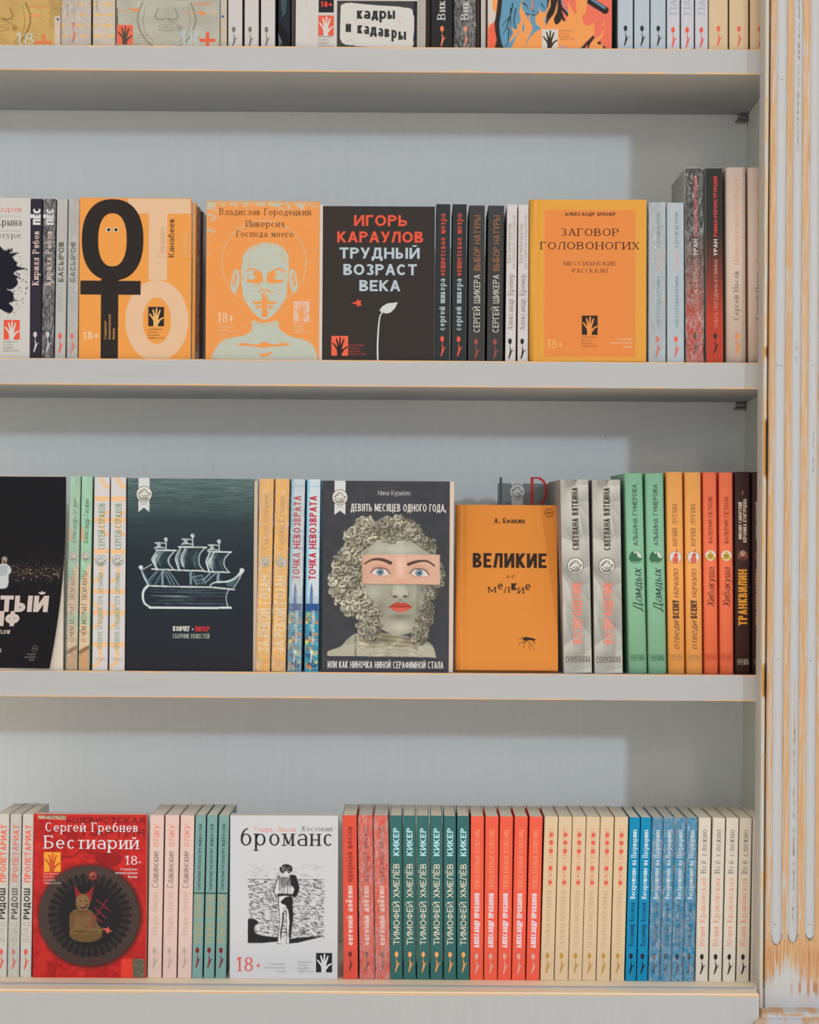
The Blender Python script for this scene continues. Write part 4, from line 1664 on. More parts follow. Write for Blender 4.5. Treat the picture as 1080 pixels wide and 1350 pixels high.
a.curve([(40, 440), (70, 520), (110, 590)], 12, CH)
a.curve([(48, 450), (90, 530), (130, 580)], 12, CB, .8)
a.line([(55, 442), (140, 392)], 9, CH, .8)
a.ell(994, 446, 22, 22, CH)
a.curve([(985, 462), (930, 520), (850, 552), (740, 560), (690, 590)], 26, CH, w2=8)
a.curve([(1000, 460), (960, 540), (915, 610)], 7, CH)
a.poly(smooth([(980, 470), (920, 530), (860, 560), (850, 590), (905, 600)], 3), CB, .6)
a.build('cover_picture', rt, cx, b)
p = P(cx, b, 4, 160, 610)
p.text('КОВЧЕГ •', 271, 378, 890, 26, 'bold', (196, 196, 190))
p.text('ПИТЕР', 388, 464, 891, 26, 'bold', (186, 46, 48))
p.text('СБОРНИК ПОВЕСТЕЙ', 270, 464, 928, 24, 'sans', (150, 158, 150))
p.build('cover_lettering', rt, y=-.00012)
p = P(cx, b, 4, 160, 610)
p.ribbon(84, 142, 81, 262, 114, 167, 43, 24)
p.lay = 1
p.text('КОВЧЕГ', 92, 132, 224, 8, 'sans', (140, 136, 128))
p.build('ribbon_seal', rt, y=-.00012)
link('sheet_edge', boxmesh('sheet_edge', .0655, .0692, .0025, .018, .0002, .1965), mat_card((196, 180, 164)), rt)


def d(p):
    p.vtext('Сергей Суханов', 724.5, 652.5, 3.2, 7.5, 'serif', (176, 136, 84))
    p.vtext('ЗА РЕКОЙ ГОЗАН', 859.5, 759, 7.0, 13.5, 'sans', (226, 206, 166))
    p.text('ГОРОДЕЦ', -8, 7, 874, 4, 'sans', (190, 150, 90))
    p.lay = 1
    p.badge(0, 741, 6.6, (120, 112, 96), (200, 194, 178))


spines('softcover_book', R, [(342.6, 361.2, 337, 356.2), (363.4, 381.8, 357.6, 376.6)], 631.2, .118, (226, 170, 84), d,
       '%s of the two yellow filmed spines right of the ship cover', group='yellow filmed books beside the ship cover', wrap=(0, 1))


def d(p):
    p.vtext('ТОЧКА НЕВОЗВРАТА', 764.5, 653.5, 4.4, 9.6, 'bold', (178, 56, 76))
    p.vtext('Николай Куценко', 850, 805, 3.6, 5, 'sans', (204, 208, 212))
    p.ell(0, 860, 1.6, 2.6, (206, 210, 214))
    p.line([(0, 862), (-.6, 874)], 1.2, (206, 210, 214))


def art(hw, b, top):
    a = side_top(hw, b, top, (192, 202, 208))
    a.fill((slice(0, a.h), slice(0, a.w)), np.clip((-a.X + .5 - hw * .55) / 2, 0, 1) * .8, (110, 178, 208))
    for y in (640, 700, 706, 722):
        a.poly([(-hw, y), (hw, y), (hw, y + 3), (-hw, y + 3)], (140, 184, 208), .5)
    a.poly([(-3.5, 790), (-2.5, 776), (-1, 768), (0.5, 776), (1.5, 796), (1.5, 802), (-4, 802)], (84, 108, 160))
    for x in np.linspace(-hw, hw, 7):
        a.line([(x, 786), (x + 1, 800)], .8, (110, 140, 188))
    a.poly([(-hw, 796), (hw, 796), (hw, 900), (-hw, 900)], (44, 80, 138))
    a.poly([(-hw, 806), (hw, 806), (hw, 900), (-hw, 900)], (52, 134, 168))
    r = random.Random(11)
    for i in range(90):
        c = r.choice([(196, 116, 74), (150, 140, 110), (54, 66, 100), (206, 150, 66), (90, 170, 180), (176, 160, 140), (110, 96, 90), (214, 196, 90)])
        a.ell(r.uniform(-hw, hw), r.uniform(806, 884), r.uniform(1, 3.4), r.uniform(.8, 2.8), c, r.uniform(0, 3), al=.85)
    return a


spines('softcover_book', R, [(384.8, 402.2, 378.6, 397.4), (404.6, 423.2, 401, 419.6)], 631.8, .118, (100, 170, 200), d, None,
       group='light blue books with a painted city beside the statue cover', wrap=(0,), art=art,
       labels=['light blue book with crimson capitals, in film, beside the yellow books', 'light blue book with crimson capitals, no film, beside the statue cover'])

# statue cover
rt, cx, b = facing('softcover_book', R, 424, 591.6, 634, .024, (56, 57, 62), "charcoal face-out book with curly marble head and a woman's blue eyes")
a = Art(424.6, 634.6, 591.2, b - .6, (58, 59, 64), 4.655, 400, 610)
al = (slice(0, a.h), slice(0, a.w))
a.mul(.92 + .14 * a.noise(.02, .02, 1) + .08 * a.noise(.3, .3, 2))
for i in range(30):
    x, y = rnd.uniform(130, 880), rnd.uniform(250, 1180)
    a.line([(x, y), (x + rnd.uniform(-60, 60), y + rnd.uniform(-40, 40))], 1.2, (110, 112, 114), .25)
MG, ML, MD = (150, 149, 135), (192, 190, 174), (84, 80, 70)
# shoulders, neck, cloth
a.poly(smooth([(150, 1188), (152, 1160), (230, 1130), (270, 1085), (325, 1050), (420, 1040), (600, 1060), (720, 1080), (790, 1120), (815, 1200)], 3), (166, 164, 148))
a.fill(al, np.clip(1 - np.abs(a.X - 320) / 10, 0, 1) * (a.Y > 1060) * (a.Y < 1190) * .7, MD)
a.poly(smooth([(330, 1000), (420, 1035), (560, 1060), (680, 1085), (700, 1140), (560, 1130), (420, 1130), (340, 1090)], 3), (132, 126, 106))
for j in range(7):
    a.curve([(340, 1030 + j * 16), (480, 1062 + j * 13), (640, 1080 + j * 12), (700, 1095 + j * 12)], 3, (176, 170, 146) if j % 2 else (92, 84, 66), .7)
for i in range(34):
    x = rnd.uniform(330, 740)
    y = rnd.uniform(1120, 1190)
    a.ell(x, y, rnd.uniform(18, 46), rnd.uniform(8, 20), rnd.choice([(176, 172, 154), (150, 144, 124), (192, 188, 172)]), rnd.uniform(-.7, .7), soft=.6, al=.6)
    a.curve([(x - 30, y + 8), (x, y - 4), (x + 34, y + 10)], 3, (98, 90, 74), .5)
a.poly([(760, 1192), (830, 1198), (830, 1260), (140, 1260), (140, 1188)], (58, 59, 64))
# face
face = smooth([(350, 560), (345, 700), (365, 830), (400, 930), (450, 1000), (520, 1045), (590, 1058), (660, 1040), (700, 985), (735, 900), (765, 800), (790, 690),
               (790, 560), (740, 480), (600, 440), (450, 470)], 4)
a.poly(face, MG)
sl, m = a.pm(face)
X, Y = a.X[sl], a.Y[sl]
a.fill(sl, m * np.clip((X - 600) / 190, 0, 1) * .45, (110, 110, 100))
a.fill(sl, m * np.exp(-(((X - 560) / 110) ** 2 + ((Y - 530) / 50) ** 2)) * .55, (186, 186, 174))
a.fill(sl, m * np.exp(-(((X - 430) / 50) ** 2 + ((Y - 800) / 50) ** 2)) * .6, (178, 177, 164))
a.fill(sl, m * np.exp(-(((X - 690) / 40) ** 2 + ((Y - 800) / 50) ** 2)) * .5, (172, 172, 160))
a.fill(sl, m * np.exp(-(((X - 590) / 70) ** 2 + ((Y - 1010) / 30) ** 2)) * .7, (196, 193, 178))
a.fill(sl, m * np.exp(-(((X - 590) / 60) ** 2 + ((Y - 945) / 16) ** 2)) * .7, (104, 100, 86))
a.fill(sl, m * np.exp(-(((X - 470) / 40) ** 2 + ((Y - 900) / 60) ** 2)) * .45, (110, 106, 92))
# nose below the strip
a.poly(smooth([(555, 745), (545, 780), (536, 808), (552, 826), (590, 832), (632, 824), (645, 800), (628, 775), (618, 745)], 3), (164, 162, 148))
a.ell(592, 790, 34, 26, (182, 180, 166), soft=.5, al=.8)
for x, y, rx in ((562, 822, 13), (620, 820, 12)):
    a.ell(x, y, rx, 6, (70, 60, 50), soft=.3)
a.curve([(536, 800), (545, 822), (560, 828)], 4, (90, 84, 72), .8)
a.curve([(645, 800), (638, 820), (622, 828)], 4, (90, 84, 72), .8)
a.ell(592, 845, 8, 14, (118, 112, 98), soft=.8, al=.7)
LIP = (176, 68, 56)
a.poly(smooth([(522, 886), (556, 862), (580, 857), (596, 864), (612, 856), (640, 868), (662, 884), (620, 888), (580, 888)], 4), LIP)
a.poly(smooth([(522, 886), (580, 886), (662, 884), (632, 908), (596, 917), (556, 910)], 4), (188, 80, 66))
a.curve([(518, 886), (560, 883), (596, 888), (630, 882), (664, 884)], 4, (120, 44, 38))
a.ell(594, 902, 26, 5, (226, 126, 108), soft=.8, al=.6)
# hair and beard made of curls
def curls(region, n, r0, r1, seed):
    rr = random.Random(seed)
    sl, m = a.pm(region)
    a.fill(sl, m, (98, 93, 80))
    xs_ = [q[0] for q in region]
    ys_ = [q[1] for q in region]
    ok = 0
    while ok < n:
        x, y = rr.uniform(min(xs_), max(xs_)), rr.uniform(min(ys_), max(ys_))
        ins = False
        for i in range(len(region)):
            (A, B), (C_, D_) = region[i], region[(i + 1) % len(region)]
            if (B > y) != (D_ > y) and x < (C_ - A) * (y - B) / (D_ - B) + A:
                ins = not ins
        if not ins:
            continue
        ok += 1
        r = rr.uniform(r0, r1)
        g = rr.uniform(0, 6.28)
        sh = 1 - .22 * max(0, (x - 560) / 300) + rr.uniform(-.08, .08)
        c = tuple(v * sh for v in (158, 155, 138))
        hi = tuple(min(255, v * sh) for v in (206, 203, 186))
        tn = rr.choice((1, -1))
        asp = rr.uniform(.62, .95)
        an = rr.uniform(-.8, .8)
        def sp_(k, off=0.0, sc=1.0):
            q, rad = g + tn * k * .62, r * (1.05 - .085 * k) * sc
            ux, uy = rad * math.cos(q), rad * math.sin(q) * asp
            return (x + ux * math.cos(an) - uy * math.sin(an) - off, y + ux * math.sin(an) + uy * math.cos(an) - off)
        P1 = smooth([sp_(k) for k in range(9)], 3)
        a.line([(u + 2.5, v + 3) for u, v in P1], r * .85, (62, 57, 48), .75, w2=r * .22)
        a.line(P1, r * .74, tuple(v * .86 for v in c), 1, w2=r * .16)
        a.line(smooth([sp_(k, 1.5, .97) for k in range(9)], 3), r * .46, c, 1, w2=r * .1)
        a.line(smooth([sp_(k, 3.0, .98) for k in range(0, 5)], 3), r * .14, hi, .85, w2=r * .05)


hairtop = [(240, 520), (262, 440), (300, 385), (318, 345), (370, 335), (420, 372), (450, 360), (500, 340), (560, 328), (610, 340), (670, 350), (704, 385), (710, 430),
           (760, 470), (800, 495), (806, 560), (775, 560), (720, 520), (660, 470), (600, 450), (560, 475), (500, 480), (450, 475), (420, 500), (380, 520), (352, 560), (350, 640),
           (330, 660), (240, 620), (216, 560)]
left = [(216, 560), (340, 560), (352, 640), (345, 700), (350, 760), (345, 800), (340, 850), (335, 940), (300, 955), (240, 900), (190, 830), (165, 770), (170, 680), (190, 620)]
curls(left, 170, 15, 30, 2)
curls(hairtop, 270, 13, 28, 3)
curls([(800, 560), (835, 620), (868, 670), (850, 740), (820, 800), (790, 840), (750, 790), (770, 700), (790, 600)], 55, 12, 22, 4)
curls([(300, 860), (335, 800), (370, 810), (410, 850), (450, 910), (470, 980), (480, 1040), (420, 1080), (370, 1090), (345, 1020), (330, 940)], 110, 12, 24, 5)
curls([(745, 800), (770, 820), (795, 900), (775, 1000), (755, 1080), (720, 1110), (670, 1040), (680, 980), (720, 920)], 80, 10, 21, 6)
curls([(640, 1070), (690, 1040), (755, 1080), (735, 1115), (690, 1100)], 12, 12, 20, 8)
a.mul(np.where((a.X > 150) & (a.X < 880) & (a.Y > 322) & (a.Y < 1120) & ~((a.X > 400) & (a.X < 690) & (a.Y > 560) & (a.Y < 1060)) & (a.im.sum(2) > 240), .78 + .42 * a.noise(.022, .022, 41), 1.0))
a.poly(smooth([(420, 500), (470, 480), (560, 500), (650, 478), (700, 520), (745, 560), (370, 562), (385, 530)], 3), (158, 158, 146), .75)
a.fill(al, np.exp(-(((a.X - 560) / 130) ** 2 + ((a.Y - 530) / 26) ** 2)) * .5, (190, 190, 178))
# strip with the eyes
st = [(356, 566), (832, 563), (834, 748), (358, 746)]
sl, m = a.pm(st)
a.fill(sl, m, (204, 164, 144))
X, Y = a.X[sl], a.Y[sl]
a.fill(sl, m * np.clip((420 - X) / 60, 0, 1) * .35, (176, 128, 108))
a.fill(sl, m * np.exp(-(((X - 590) / 40) ** 2 + ((Y - 640) / 80) ** 2)) * .5, (232, 198, 180))
a.fill(sl, m * np.exp(-(((X - 548) / 18) ** 2 + ((Y - 650) / 60) ** 2)) * .4, (190, 138, 116))
a.fill(sl, m * np.exp(-(((X - 600) / 34) ** 2 + ((Y - 738) / 26) ** 2)) * .45, (206, 134, 112))
a.fill(sl, m * (vnoise(X, Y, .12, .12, 33) > .82) * .3, (188, 136, 112))
for ex, ey, sg in ((468, 674, 1), (706, 678, -1)):
    sl2, m2 = a.em(ex, ey - 10, 74, 40, 0, .6)
    a.fill(sl2, m2, (196, 142, 122), .5)
    eye = smooth([(ex - 56, ey + 2 * sg), (ex - 34, ey - 18), (ex, ey - 25), (ex + 34, ey - 15), (ex + 54, ey + 12), (ex + 20, ey + 20), (ex - 20, ey + 18)], 4)
    a.poly(eye, (206, 196, 194))
    a.ell(ex, ey - 2, 22, 21, (96, 124, 138))
    a.ell(ex, ey - 2, 22, 21, (60, 76, 88), soft=.0, al=.0)
    for k in range(24):
        g = k * 2 * math.pi / 24
        a.line([(ex + 10 * math.cos(g), ey - 2 + 10 * math.sin(g)), (ex + 20 * math.cos(g), ey - 2 + 19 * math.sin(g))], 1.6, (140, 168, 178), .6)
    a.line([(ex + 21 * math.cos(g), ey - 2 + 20 * math.sin(g)) for g in [2 * math.pi * k / 20 for k in range(21)]], 2.5, (62, 72, 82), .8)
    a.ell(ex, ey - 3, 8.5, 8.5, (26, 24, 28))
    a.ell(ex - 5, ey - 10, 3.5, 3.5, (226, 232, 236))
    a.curve([(ex - 58, ey + 2), (ex - 34, ey - 21), (ex, ey - 28), (ex + 36, ey - 18), (ex + 60, ey + 8)], 6, (66, 40, 34))
    a.curve([(ex - 52, ey - 22), (ex - 20, ey - 40), (ex + 20, ey - 40), (ex + 56, ey - 14)], 3, (160, 106, 88), .7)
    a.curve([(ex - 40, ey + 16), (ex, ey + 24), (ex + 44, ey + 20)], 2.5, (170, 108, 92), .8)
a.curve([(374, 622), (410, 600), (450, 594), (490, 600), (530, 616)], 9, (80, 58, 52), w2=22)
a.curve([(800, 632), (760, 606), (720, 602), (680, 610), (640, 624)], 9, (80, 58, 52), w2=20)
a.poly([(356, 744), (834, 746), (834, 752), (356, 750)], (110, 104, 92), .6)
a.build('cover_picture', rt, cx, b)
p = P(cx, b, 4.655, 400, 610)
LT = (204, 200, 198)
p.text('Нина Курилло', 450, 650, 200, 30, 'hand', (180, 178, 174))
p.text('ДЕВЯТЬ МЕСЯЦЕВ ОДНОГО ГОДА,', 284, 870, 299, 46, 'sans', LT)
p.text('ИЛИ КАК НИНОЧКА НИНОЙ СЕРАФИМНОЙ СТАЛА', 148, 860, 1264, 43, 'sans', LT)
p.build('cover_lettering', rt, y=-.00012)
p = P(cx, b, 4.655, 400, 610)
p.ribbon(184, 251, 112, 322, 217, 214, 49, 26)
p.lay = 1
p.text('КНИГА', 200, 236, 276, 8, 'sans', (140, 136, 128))
p.build('ribbon_seal', rt, y=-.00012)
link('sheet_edge', boxmesh('sheet_edge', .0657, .0700, .0025, .022, .0002, (b - 634.5) / S), mat_card((206, 188, 176)), rt)

# orange hardcover leaning back
OH = (210, 131, 55)
rt, cx, b = facing('hardcover_book', R, 599.6, 735.8, 700, .011, OH, 'small orange hardcover leaning back, black capitals and a mosquito', hard=True, y=.010, lean=.25, H=.1770, tilt=.0)
KL = (D + .05) / D
p = P(cx, b, 1, 0, 0)


def LC(x, y):  # crop (4.32 at 580,610) -> unwarped cover px, the cover leans back so its top is further away
    yy = y / 4.32 + 610
    xx = x / 4.32 + 580
    t = (b - yy) / (b - 663.5)
    sc = 1 + .016 * t
    mid = 667.6 - 2.6 * t
    return cx + (xx - mid) * sc * 1.0035, b - t * .1770 * S * (1 + .012 * (1 - t))


def ltext(t_, x0, x1, y, cap, st, col):
    (a0, y0), (a1, _) = LC(x0, y), LC(x1, y)
    p.text(t_, a0, a1, y0, cap / 4.32 * 1.06, st, col)


KK = (48, 34, 30)
ltext('А. Белкин', 300, 474, 342, 30, 'bold', (84, 54, 36))
ltext('ВЕЛИКИЕ', 181, 602, 606, 82, 'bold', KK)
ltext('и', 372, 408, 668, 28, 'ital', KK)
for ch, x0, x1, y, cap, st in (('м', 270, 314, 752, 46, 'serif'), ('е', 326, 354, 734, 50, 'serifb'), ('л', 360, 392, 752, 48, 'serif'), ('к', 402, 434, 738, 54, 'bold'),
                               ('и', 440, 474, 756, 48, 'serif'), ('е', 482, 512, 738, 52, 'serifb')):
    ltext(ch, x0, x1, y, cap, st, KK)
p.build('cover_lettering', rt, y=-.00016)
p = P(cx, b, 1, 0, 0)
L2 = lambda *q: [LC(x, y) for x, y in q]
M_ = (52, 34, 26)
p.poly(L2((468, 1022), (482, 1008), (510, 1012), (544, 1020), (538, 1030), (508, 1026), (486, 1032)), M_)
p.line(L2((486, 1014), (515, 1020), (536, 1036), (538, 1052)), 1.6, M_, .6)
for q in ([(486, 1028), (456, 1042), (446, 1060)], [(490, 1030), (476, 1050), (480, 1076)], [(498, 1032), (510, 1056), (512, 1084)], [(506, 1030), (524, 1060), (538, 1090)],
          [(478, 1012), (460, 1006)], [(478, 1016), (446, 1022)], [(500, 1026), (470, 1046)]):
    p.line(L2(*q), .55, M_)
(xc, yc) = LC(612, 277)
p.ring(xc, yc, 6, 6, .7, (120, 70, 34), 20)
p.ring(xc, yc, 4.6, 4.6, .4, (120, 70, 34), 20)
p.text('18+', xc - 4, xc + 4, yc + 1.5, 3, 'bold', (100, 56, 30))
p.build('cover_picture', rt, y=-.00016)

# grey book behind
rt, cx, b = facing('softcover_book', R, 655.5, 813, 637.5, .022, (120, 124, 126), 'grey face-out book standing behind the small orange hardcover, only its top showing', y=.142)
k = F / (D + .142) / S
PX = lambda x: cx + (x - cx) / k
PYv = lambda y: b - (b - y) / k
p = P(cx, b)
p.rect(PX(657), PYv(638), PX(660.5), PYv(880), (86, 92, 96))
p.lay = 1
p.ribbon(PX(673), PX(688), PYv(638), PYv(682), PX(680.6), PYv(657), 10.5 / k, 5)
RR = (196, 62, 56)
p.lay = 2
p.rect(PX(698), PYv(637.8), PX(702), PYv(690), RR)
p.rect(PX(702), PYv(637.8), PX(712), PYv(640), RR)
p.ring(PX(709), PYv(656), 12, 18.5, 3.4, RR, 20, -90, 90)
p.build('cover_picture', rt, y=-.00016)


def d(p):
    p.vtext('СВЕТЛАНА ВЯТКИНА', 726, 643, 4.6, 8.6, 'bold', (72, 68, 62))
    p.vtext('ВОЗВРАЩЕНИЕ', 849.5, 767, 6.6, 12.6, 'sans', (230, 122, 98))
    for i, x in enumerate(np.linspace(-14, 14, 7)):
        p.ring(x, 869.5, 2.1, 4.6, .7, (110, 106, 98), 10)
    p.rect(-17, 873.5, 17, 874.2, (120, 116, 108))
    p.rect(-17, 862.4, 17, 862.9, (140, 136, 128))
    p.lay = 1
    p.text('ГОРОДЕЦ', -15.6, 15.8, 872.2, 5.4, 'sans', (96, 92, 86))
    p.badge(-.6, 746.4, 11, (84, 80, 72), (206, 204, 200))


def art(hw, b, top):
    a = side_top(hw, b, top, (168, 166, 160))
    r = random.Random(5)
    g = np.zeros(a.X.shape)
    for i in range(26):
        x, y, an = r.uniform(-hw, hw), r.uniform(top, b), r.uniform(0, 3.14)
        dd = (a.X - x) * math.cos(an) + (a.Y - y) * math.sin(an)
        wgt = np.exp(-(((a.X - x) ** 2 + (a.Y - y) ** 2) / r.uniform(200, 900)))
        g += np.where(dd > 0, 1, -1) * wgt * r.uniform(.03, .09)
    g += (a.noise(.06, .04, 3) - .5) * .12
    a.mul(1 + g)
    return a


spines('softcover_book', R, [(738.4, 776, 743.4, 780.8), (779.8, 818.6, 783.4, 821.8)], 632.6, .125, (150, 146, 142), d,
       '%s of the two thick crumpled-grey spines with coral capitals', group='thick crumpled-grey books', art=art, yaw=.05, y=.008)


def circ(p, y, r, bg):
    p.ell(0, y, r, r, bg, 26)


def logo(p, hw, y, c):
    p.rect(-hw, y - 3.6, hw, y - 3.0, c)
    p.rect(-hw, y + 3.2, hw, y + 3.8, c)
    p.text('ГОРОДЕЦ', -hw, hw, y + 2.4, 4.6, 'bold', c)


def d(p):
    p.vtext('АЛЬБИНА ГУМЕРОВА', 719.5, 638.5, 3.6, 6, 'sans', (54, 82, 66))
    p.vtext('Дамдых', 806.5, 751, 7.0, 11.5, 'ital', (36, 52, 48))
    logo(p, 9, 868, (84, 122, 100))
    circ(p, 735, 8.4, (188, 198, 190))
    p.lay = 1
    p.ring(0, 735, 8.4, 8.4, .5, (60, 110, 84), 24)
    p.poly([(-9, 737), (-6, 729), (-3, 727), (-1, 731), (1, 728), (3, 735), (9, 737), (6, 741), (-5, 741.5)], (56, 104, 76))
    p.poly([(-5, 741), (5, 740.5), (2, 743)], (110, 140, 120))


spines('hardcover_book', R, [(822.6, 848.4, 829, 854.2), (850, 876, 855.4, 879.4)], 624, .135, (130, 178, 148), d,
       '%s of the two mint-green hardcovers', group='mint-green hardcovers', hard=True, yaw=.035, y=.008)


def d(p):
    p.vtext('ЮРИЙ ЛУГИН', 720, 665, 3, 6, 'serifb', (150, 106, 64))
    p.vtext('отведи', 857, 820, 3.8, 9, 'ital', (110, 74, 46))
    p.vtext('ВСЕМУ', 816, 791.5, 4.2, 8.6, 'heavy', (96, 64, 42))
    p.vtext('начало', 788.5, 751, 3.8, 9, 'ital', (110, 74, 46))
    logo(p, 8.4, 868, (186, 136, 84))
    circ(p, 735, 8.2, (204, 200, 200))
    p.lay = 1
    p.ring(0, 735, 8.2, 8.2, .5, (150, 120, 96), 24)
    p.ell(0, 738.5, 4.2, 4.6, (204, 96, 74), 14)
    p.ell(.6, 732.5, 3.0, 3.2, (204, 96, 74), 12)
    p.line([(.8, 733), (2.2, 724)], 1.4, (190, 84, 66))


spines('hardcover_book', R, [(877.4, 901.2, 880.8, 903.8), (902.4, 924.6, 904.6, 927)], 622.4, .135, (226, 158, 88), d,
       '%s of the two light orange hardcovers with a guitar disc', group='light orange hardcovers with guitar disc', hard=True, y=.007)


def d(p):
    p.vtext('ВАЛЕРИЙ ПЕТКОВ', 716.5, 655, 3, 5.4, 'sans', (134, 62, 44))
    p.vtext('Хибакуша', 800.5, 749, 4.6, 9.5, 'ital', (92, 50, 40))
    logo(p, 7.4, 867, (188, 84, 56))
    circ(p, 732.7, 6.9, (206, 200, 194))
    p.lay = 1
    p.poly([(-7, 737.6), (7, 737.6), (0, 725.5)], (196, 164, 62))
    p.lay = 2
    for g in (90, 210, 330):
        q = [math.radians(g + e) for e in (-26, 26)]
        p.poly([(0, 733.6), (3.4 * math.cos(q[0]), 733.6 + 3.4 * math.sin(q[0])), (3.4 * math.cos(q[1]), 733.6 + 3.4 * math.sin(q[1]))], (110, 86, 44))


spines('hardcover_book', R, [(926.2, 945.8, 928.4, 947.8), (947.4, 967.2, 949, 968)], 622.6, .135, (226, 112, 78), d,
       '%s of the two coral-red hardcovers with a hazard triangle', group='coral-red hardcovers with hazard triangle', hard=True, y=.007)


def d(p):
    p.vtext('МИХАИЛ САМАРСКИЙ', 711, 662, -.8, 4.6, 'bold', (190, 176, 160))
    p.vtext('ВЕРОНИКА КУНГУРЦЕВА', 715.5, 658, 5.2, 4.6, 'bold', (190, 176, 160))
    p.vtext('ТРАНКВИЛИН', 825, 751, 5.6, 11.5, 'bold', (206, 142, 52))
    logo(p, 7.4, 873, (140, 126, 110))
    p.ell(0, 733, 7, 7.6, (112, 72, 60), 20)
    p.lay = 1
    p.ell(0, 730, 3.4, 4, (176, 134, 112), 14)
    p.ell(0, 738, 5, 3, (84, 54, 48), 14)
    p.poly([(-.8, 647), (.8, 647), (.2, 653), (-.4, 653)], (150, 112, 84))


spines('hardcover_book', R, [(968.4, 989.8, 969, 990.4), (991.2, 1012.6, 991.6, 1013)], 622, .135, (60, 40, 40), d, None,
       group='dark brown hardcovers at right end of middle row', hard=True, y=.007,
       labels=['dark brown hardcover with golden capitals, fully visible beside coral-red ones', 'dark brown hardcover at the row end, half hidden by the pilaster edge'])

# ======================= bottom shelf =======================
R = 3
LUM = .79


def d(p):
    p.vtext('ПРОЛЕТАРИАТ', 1163, 1087, 4.4, 8, 'bold', (222, 106, 82))
    p.vtext('РИДОШ', 1211.8, 1171, 4.0, 8, 'bold', (52, 50, 50))
    p.vtext('ВЛАД', 1241.5, 1215, 3.6, 8, 'light', (150, 148, 142))


spines('softcover_book', R, [(-2.6, 12.6, -6.4, 9), (13.8, 28.6, 10, 25), (29.8, 44.8, 26, 41.2)], 1073, .118, (190, 188, 182), d,
       None, group='pale grey books with orange-red capitals at left end of bottom row', wrap=(1,), emblem=lambda p: p.balloon(-.3, 1251, (216, 96, 72)),
       labels=['pale grey book with orange-red capitals cut by the left edge, bottom row', 'pale grey book with orange-red capitals, the filmed one of three, bottom row',
               'pale grey book with orange-red capitals touching the red face-out cover'])

# red collage cover
rt, cx, b = facing('softcover_book', R, 43, 192.6, 1073.4, .020, (196, 44, 40), 'red face-out collage book with dark disc and a crowned seated child', y=.004)
a = Art(43.6, 1075, 191.6, b - .6, (192, 40, 38), 5.143, 0, 1050)
al = (slice(0, a.h), slice(0, a.w))
a.mul(.76 + .14 * a.noise(.012, .012, 1) + .14 * a.noise(.06, .05, 2))
a.fill(al, np.clip((a.noise(.02, .03, 8) - .55) * 3, 0, 1) * .35, (216, 62, 50))
a.poly([(250, 112), (440, 118), (440, 158), (250, 152)], (176, 150, 128))
DR = (126, 24, 28)
for i in range(9):       # ink drawing
    a.curve([(380 + i * 14, 215 + i * 9), (430 + i * 16, 260 + i * 6), (500 + i * 12, 330 + i * 7), (560 + i * 20, 380)], 3, DR, .7)
a.curve([(330, 330), (400, 400), (480, 410), (540, 360), (520, 290), (470, 250), (420, 250)], 9, DR, .9)
a.curve([(480, 230), (560, 300), (640, 400), (720, 470)], 7, DR, .9)
a.curve([(540, 330), (640, 360), (700, 400), (780, 360), (860, 400)], 6, DR, .9)
a.poly(smooth([(640, 430), (720, 370), (800, 380), (820, 430), (760, 480), (690, 470)], 3), DR, .6)
for i in range(14):
    a.line([(650 + i * 12, 400 + rnd.uniform(-20, 20)), (640 + i * 13, 460)], 2.4, (90, 20, 24), .7)
    x, y = rnd.uniform(800, 960), rnd.uniform(480, 720)
    a.line([(x, y), (x + 24, y + 30)], 2.4, DR, .5)
CX, CY = 607, 808
a.ell(CX, CY, 352, 350, (66, 34, 32), soft=.05)
a.ell(CX - 6, CY, 338, 338, (62, 50, 47))
sl, m = a.em(CX - 6, CY, 338, 338)
a.fill(sl, m * vnoise(a.X[sl], a.Y[sl], .3, .3, 12) * .35, (88, 76, 70))
a.ell(CX - 6, CY, 270, 276, (50, 44, 43))
for i in range(36):
    g = 2 * math.pi * i / 36
    c_, s_ = math.cos(g), math.sin(g)
    a.line([(CX - 2 + 216 * c_, CY - 6 + 218 * s_), (CX - 2 + 276 * c_, CY - 6 + 276 * s_)], 22, (33, 31, 35))
a.ell(CX, CY - 6, 214, 216, (32, 30, 34))
a.ell(626, 535, 32, 34, (104, 40, 36))
a.ell(624, 532, 18, 20, (170, 96, 84), soft=.5)
a.ell(626, 540, 10, 10, (60, 26, 28))
SK = (104, 78, 52)
a.poly([(500, 596), (530, 640), (560, 668), (600, 640), (636, 596), (612, 716), (516, 716)], (132, 38, 40))
a.poly(smooth([(470, 800), (500, 766), (540, 760), (600, 764), (640, 800), (660, 860), (690, 890), (700, 905), (600, 925), (500, 930), (468, 880)], 3), SK)
a.ell(558, 718, 46, 58, (118, 90, 60))
a.ell(558, 700, 38, 30, (132, 102, 70), soft=.6, al=.6)
for x in (542, 578):
    a.ell(x, 706, 8, 5, (70, 46, 34))
a.poly(smooth([(530, 734), (558, 742), (590, 730), (578, 756), (548, 760)], 3), (64, 34, 30))
a.line([(542, 744), (576, 742)], 4, (170, 150, 120))
a.ell(558, 778, 34, 8, (90, 62, 42), soft=.5)
for x, y, rx, ry in ((530, 830, 30, 26), (590, 830, 26, 24), (556, 880, 40, 30)):
    a.ell(x, y, rx, ry, (118, 92, 62), soft=.6, al=.6)
a.curve([(500, 800), (490, 850), (500, 900)], 8, (92, 66, 44), .8)
a.curve([(620, 800), (636, 850), (640, 890)], 8, (92, 66, 44), .8)
a.ell(580, 930, 112, 56, (98, 76, 46))
a.ell(580, 912, 110, 22, (118, 92, 56))
a.ell(580, 914, 92, 13, (96, 70, 42))
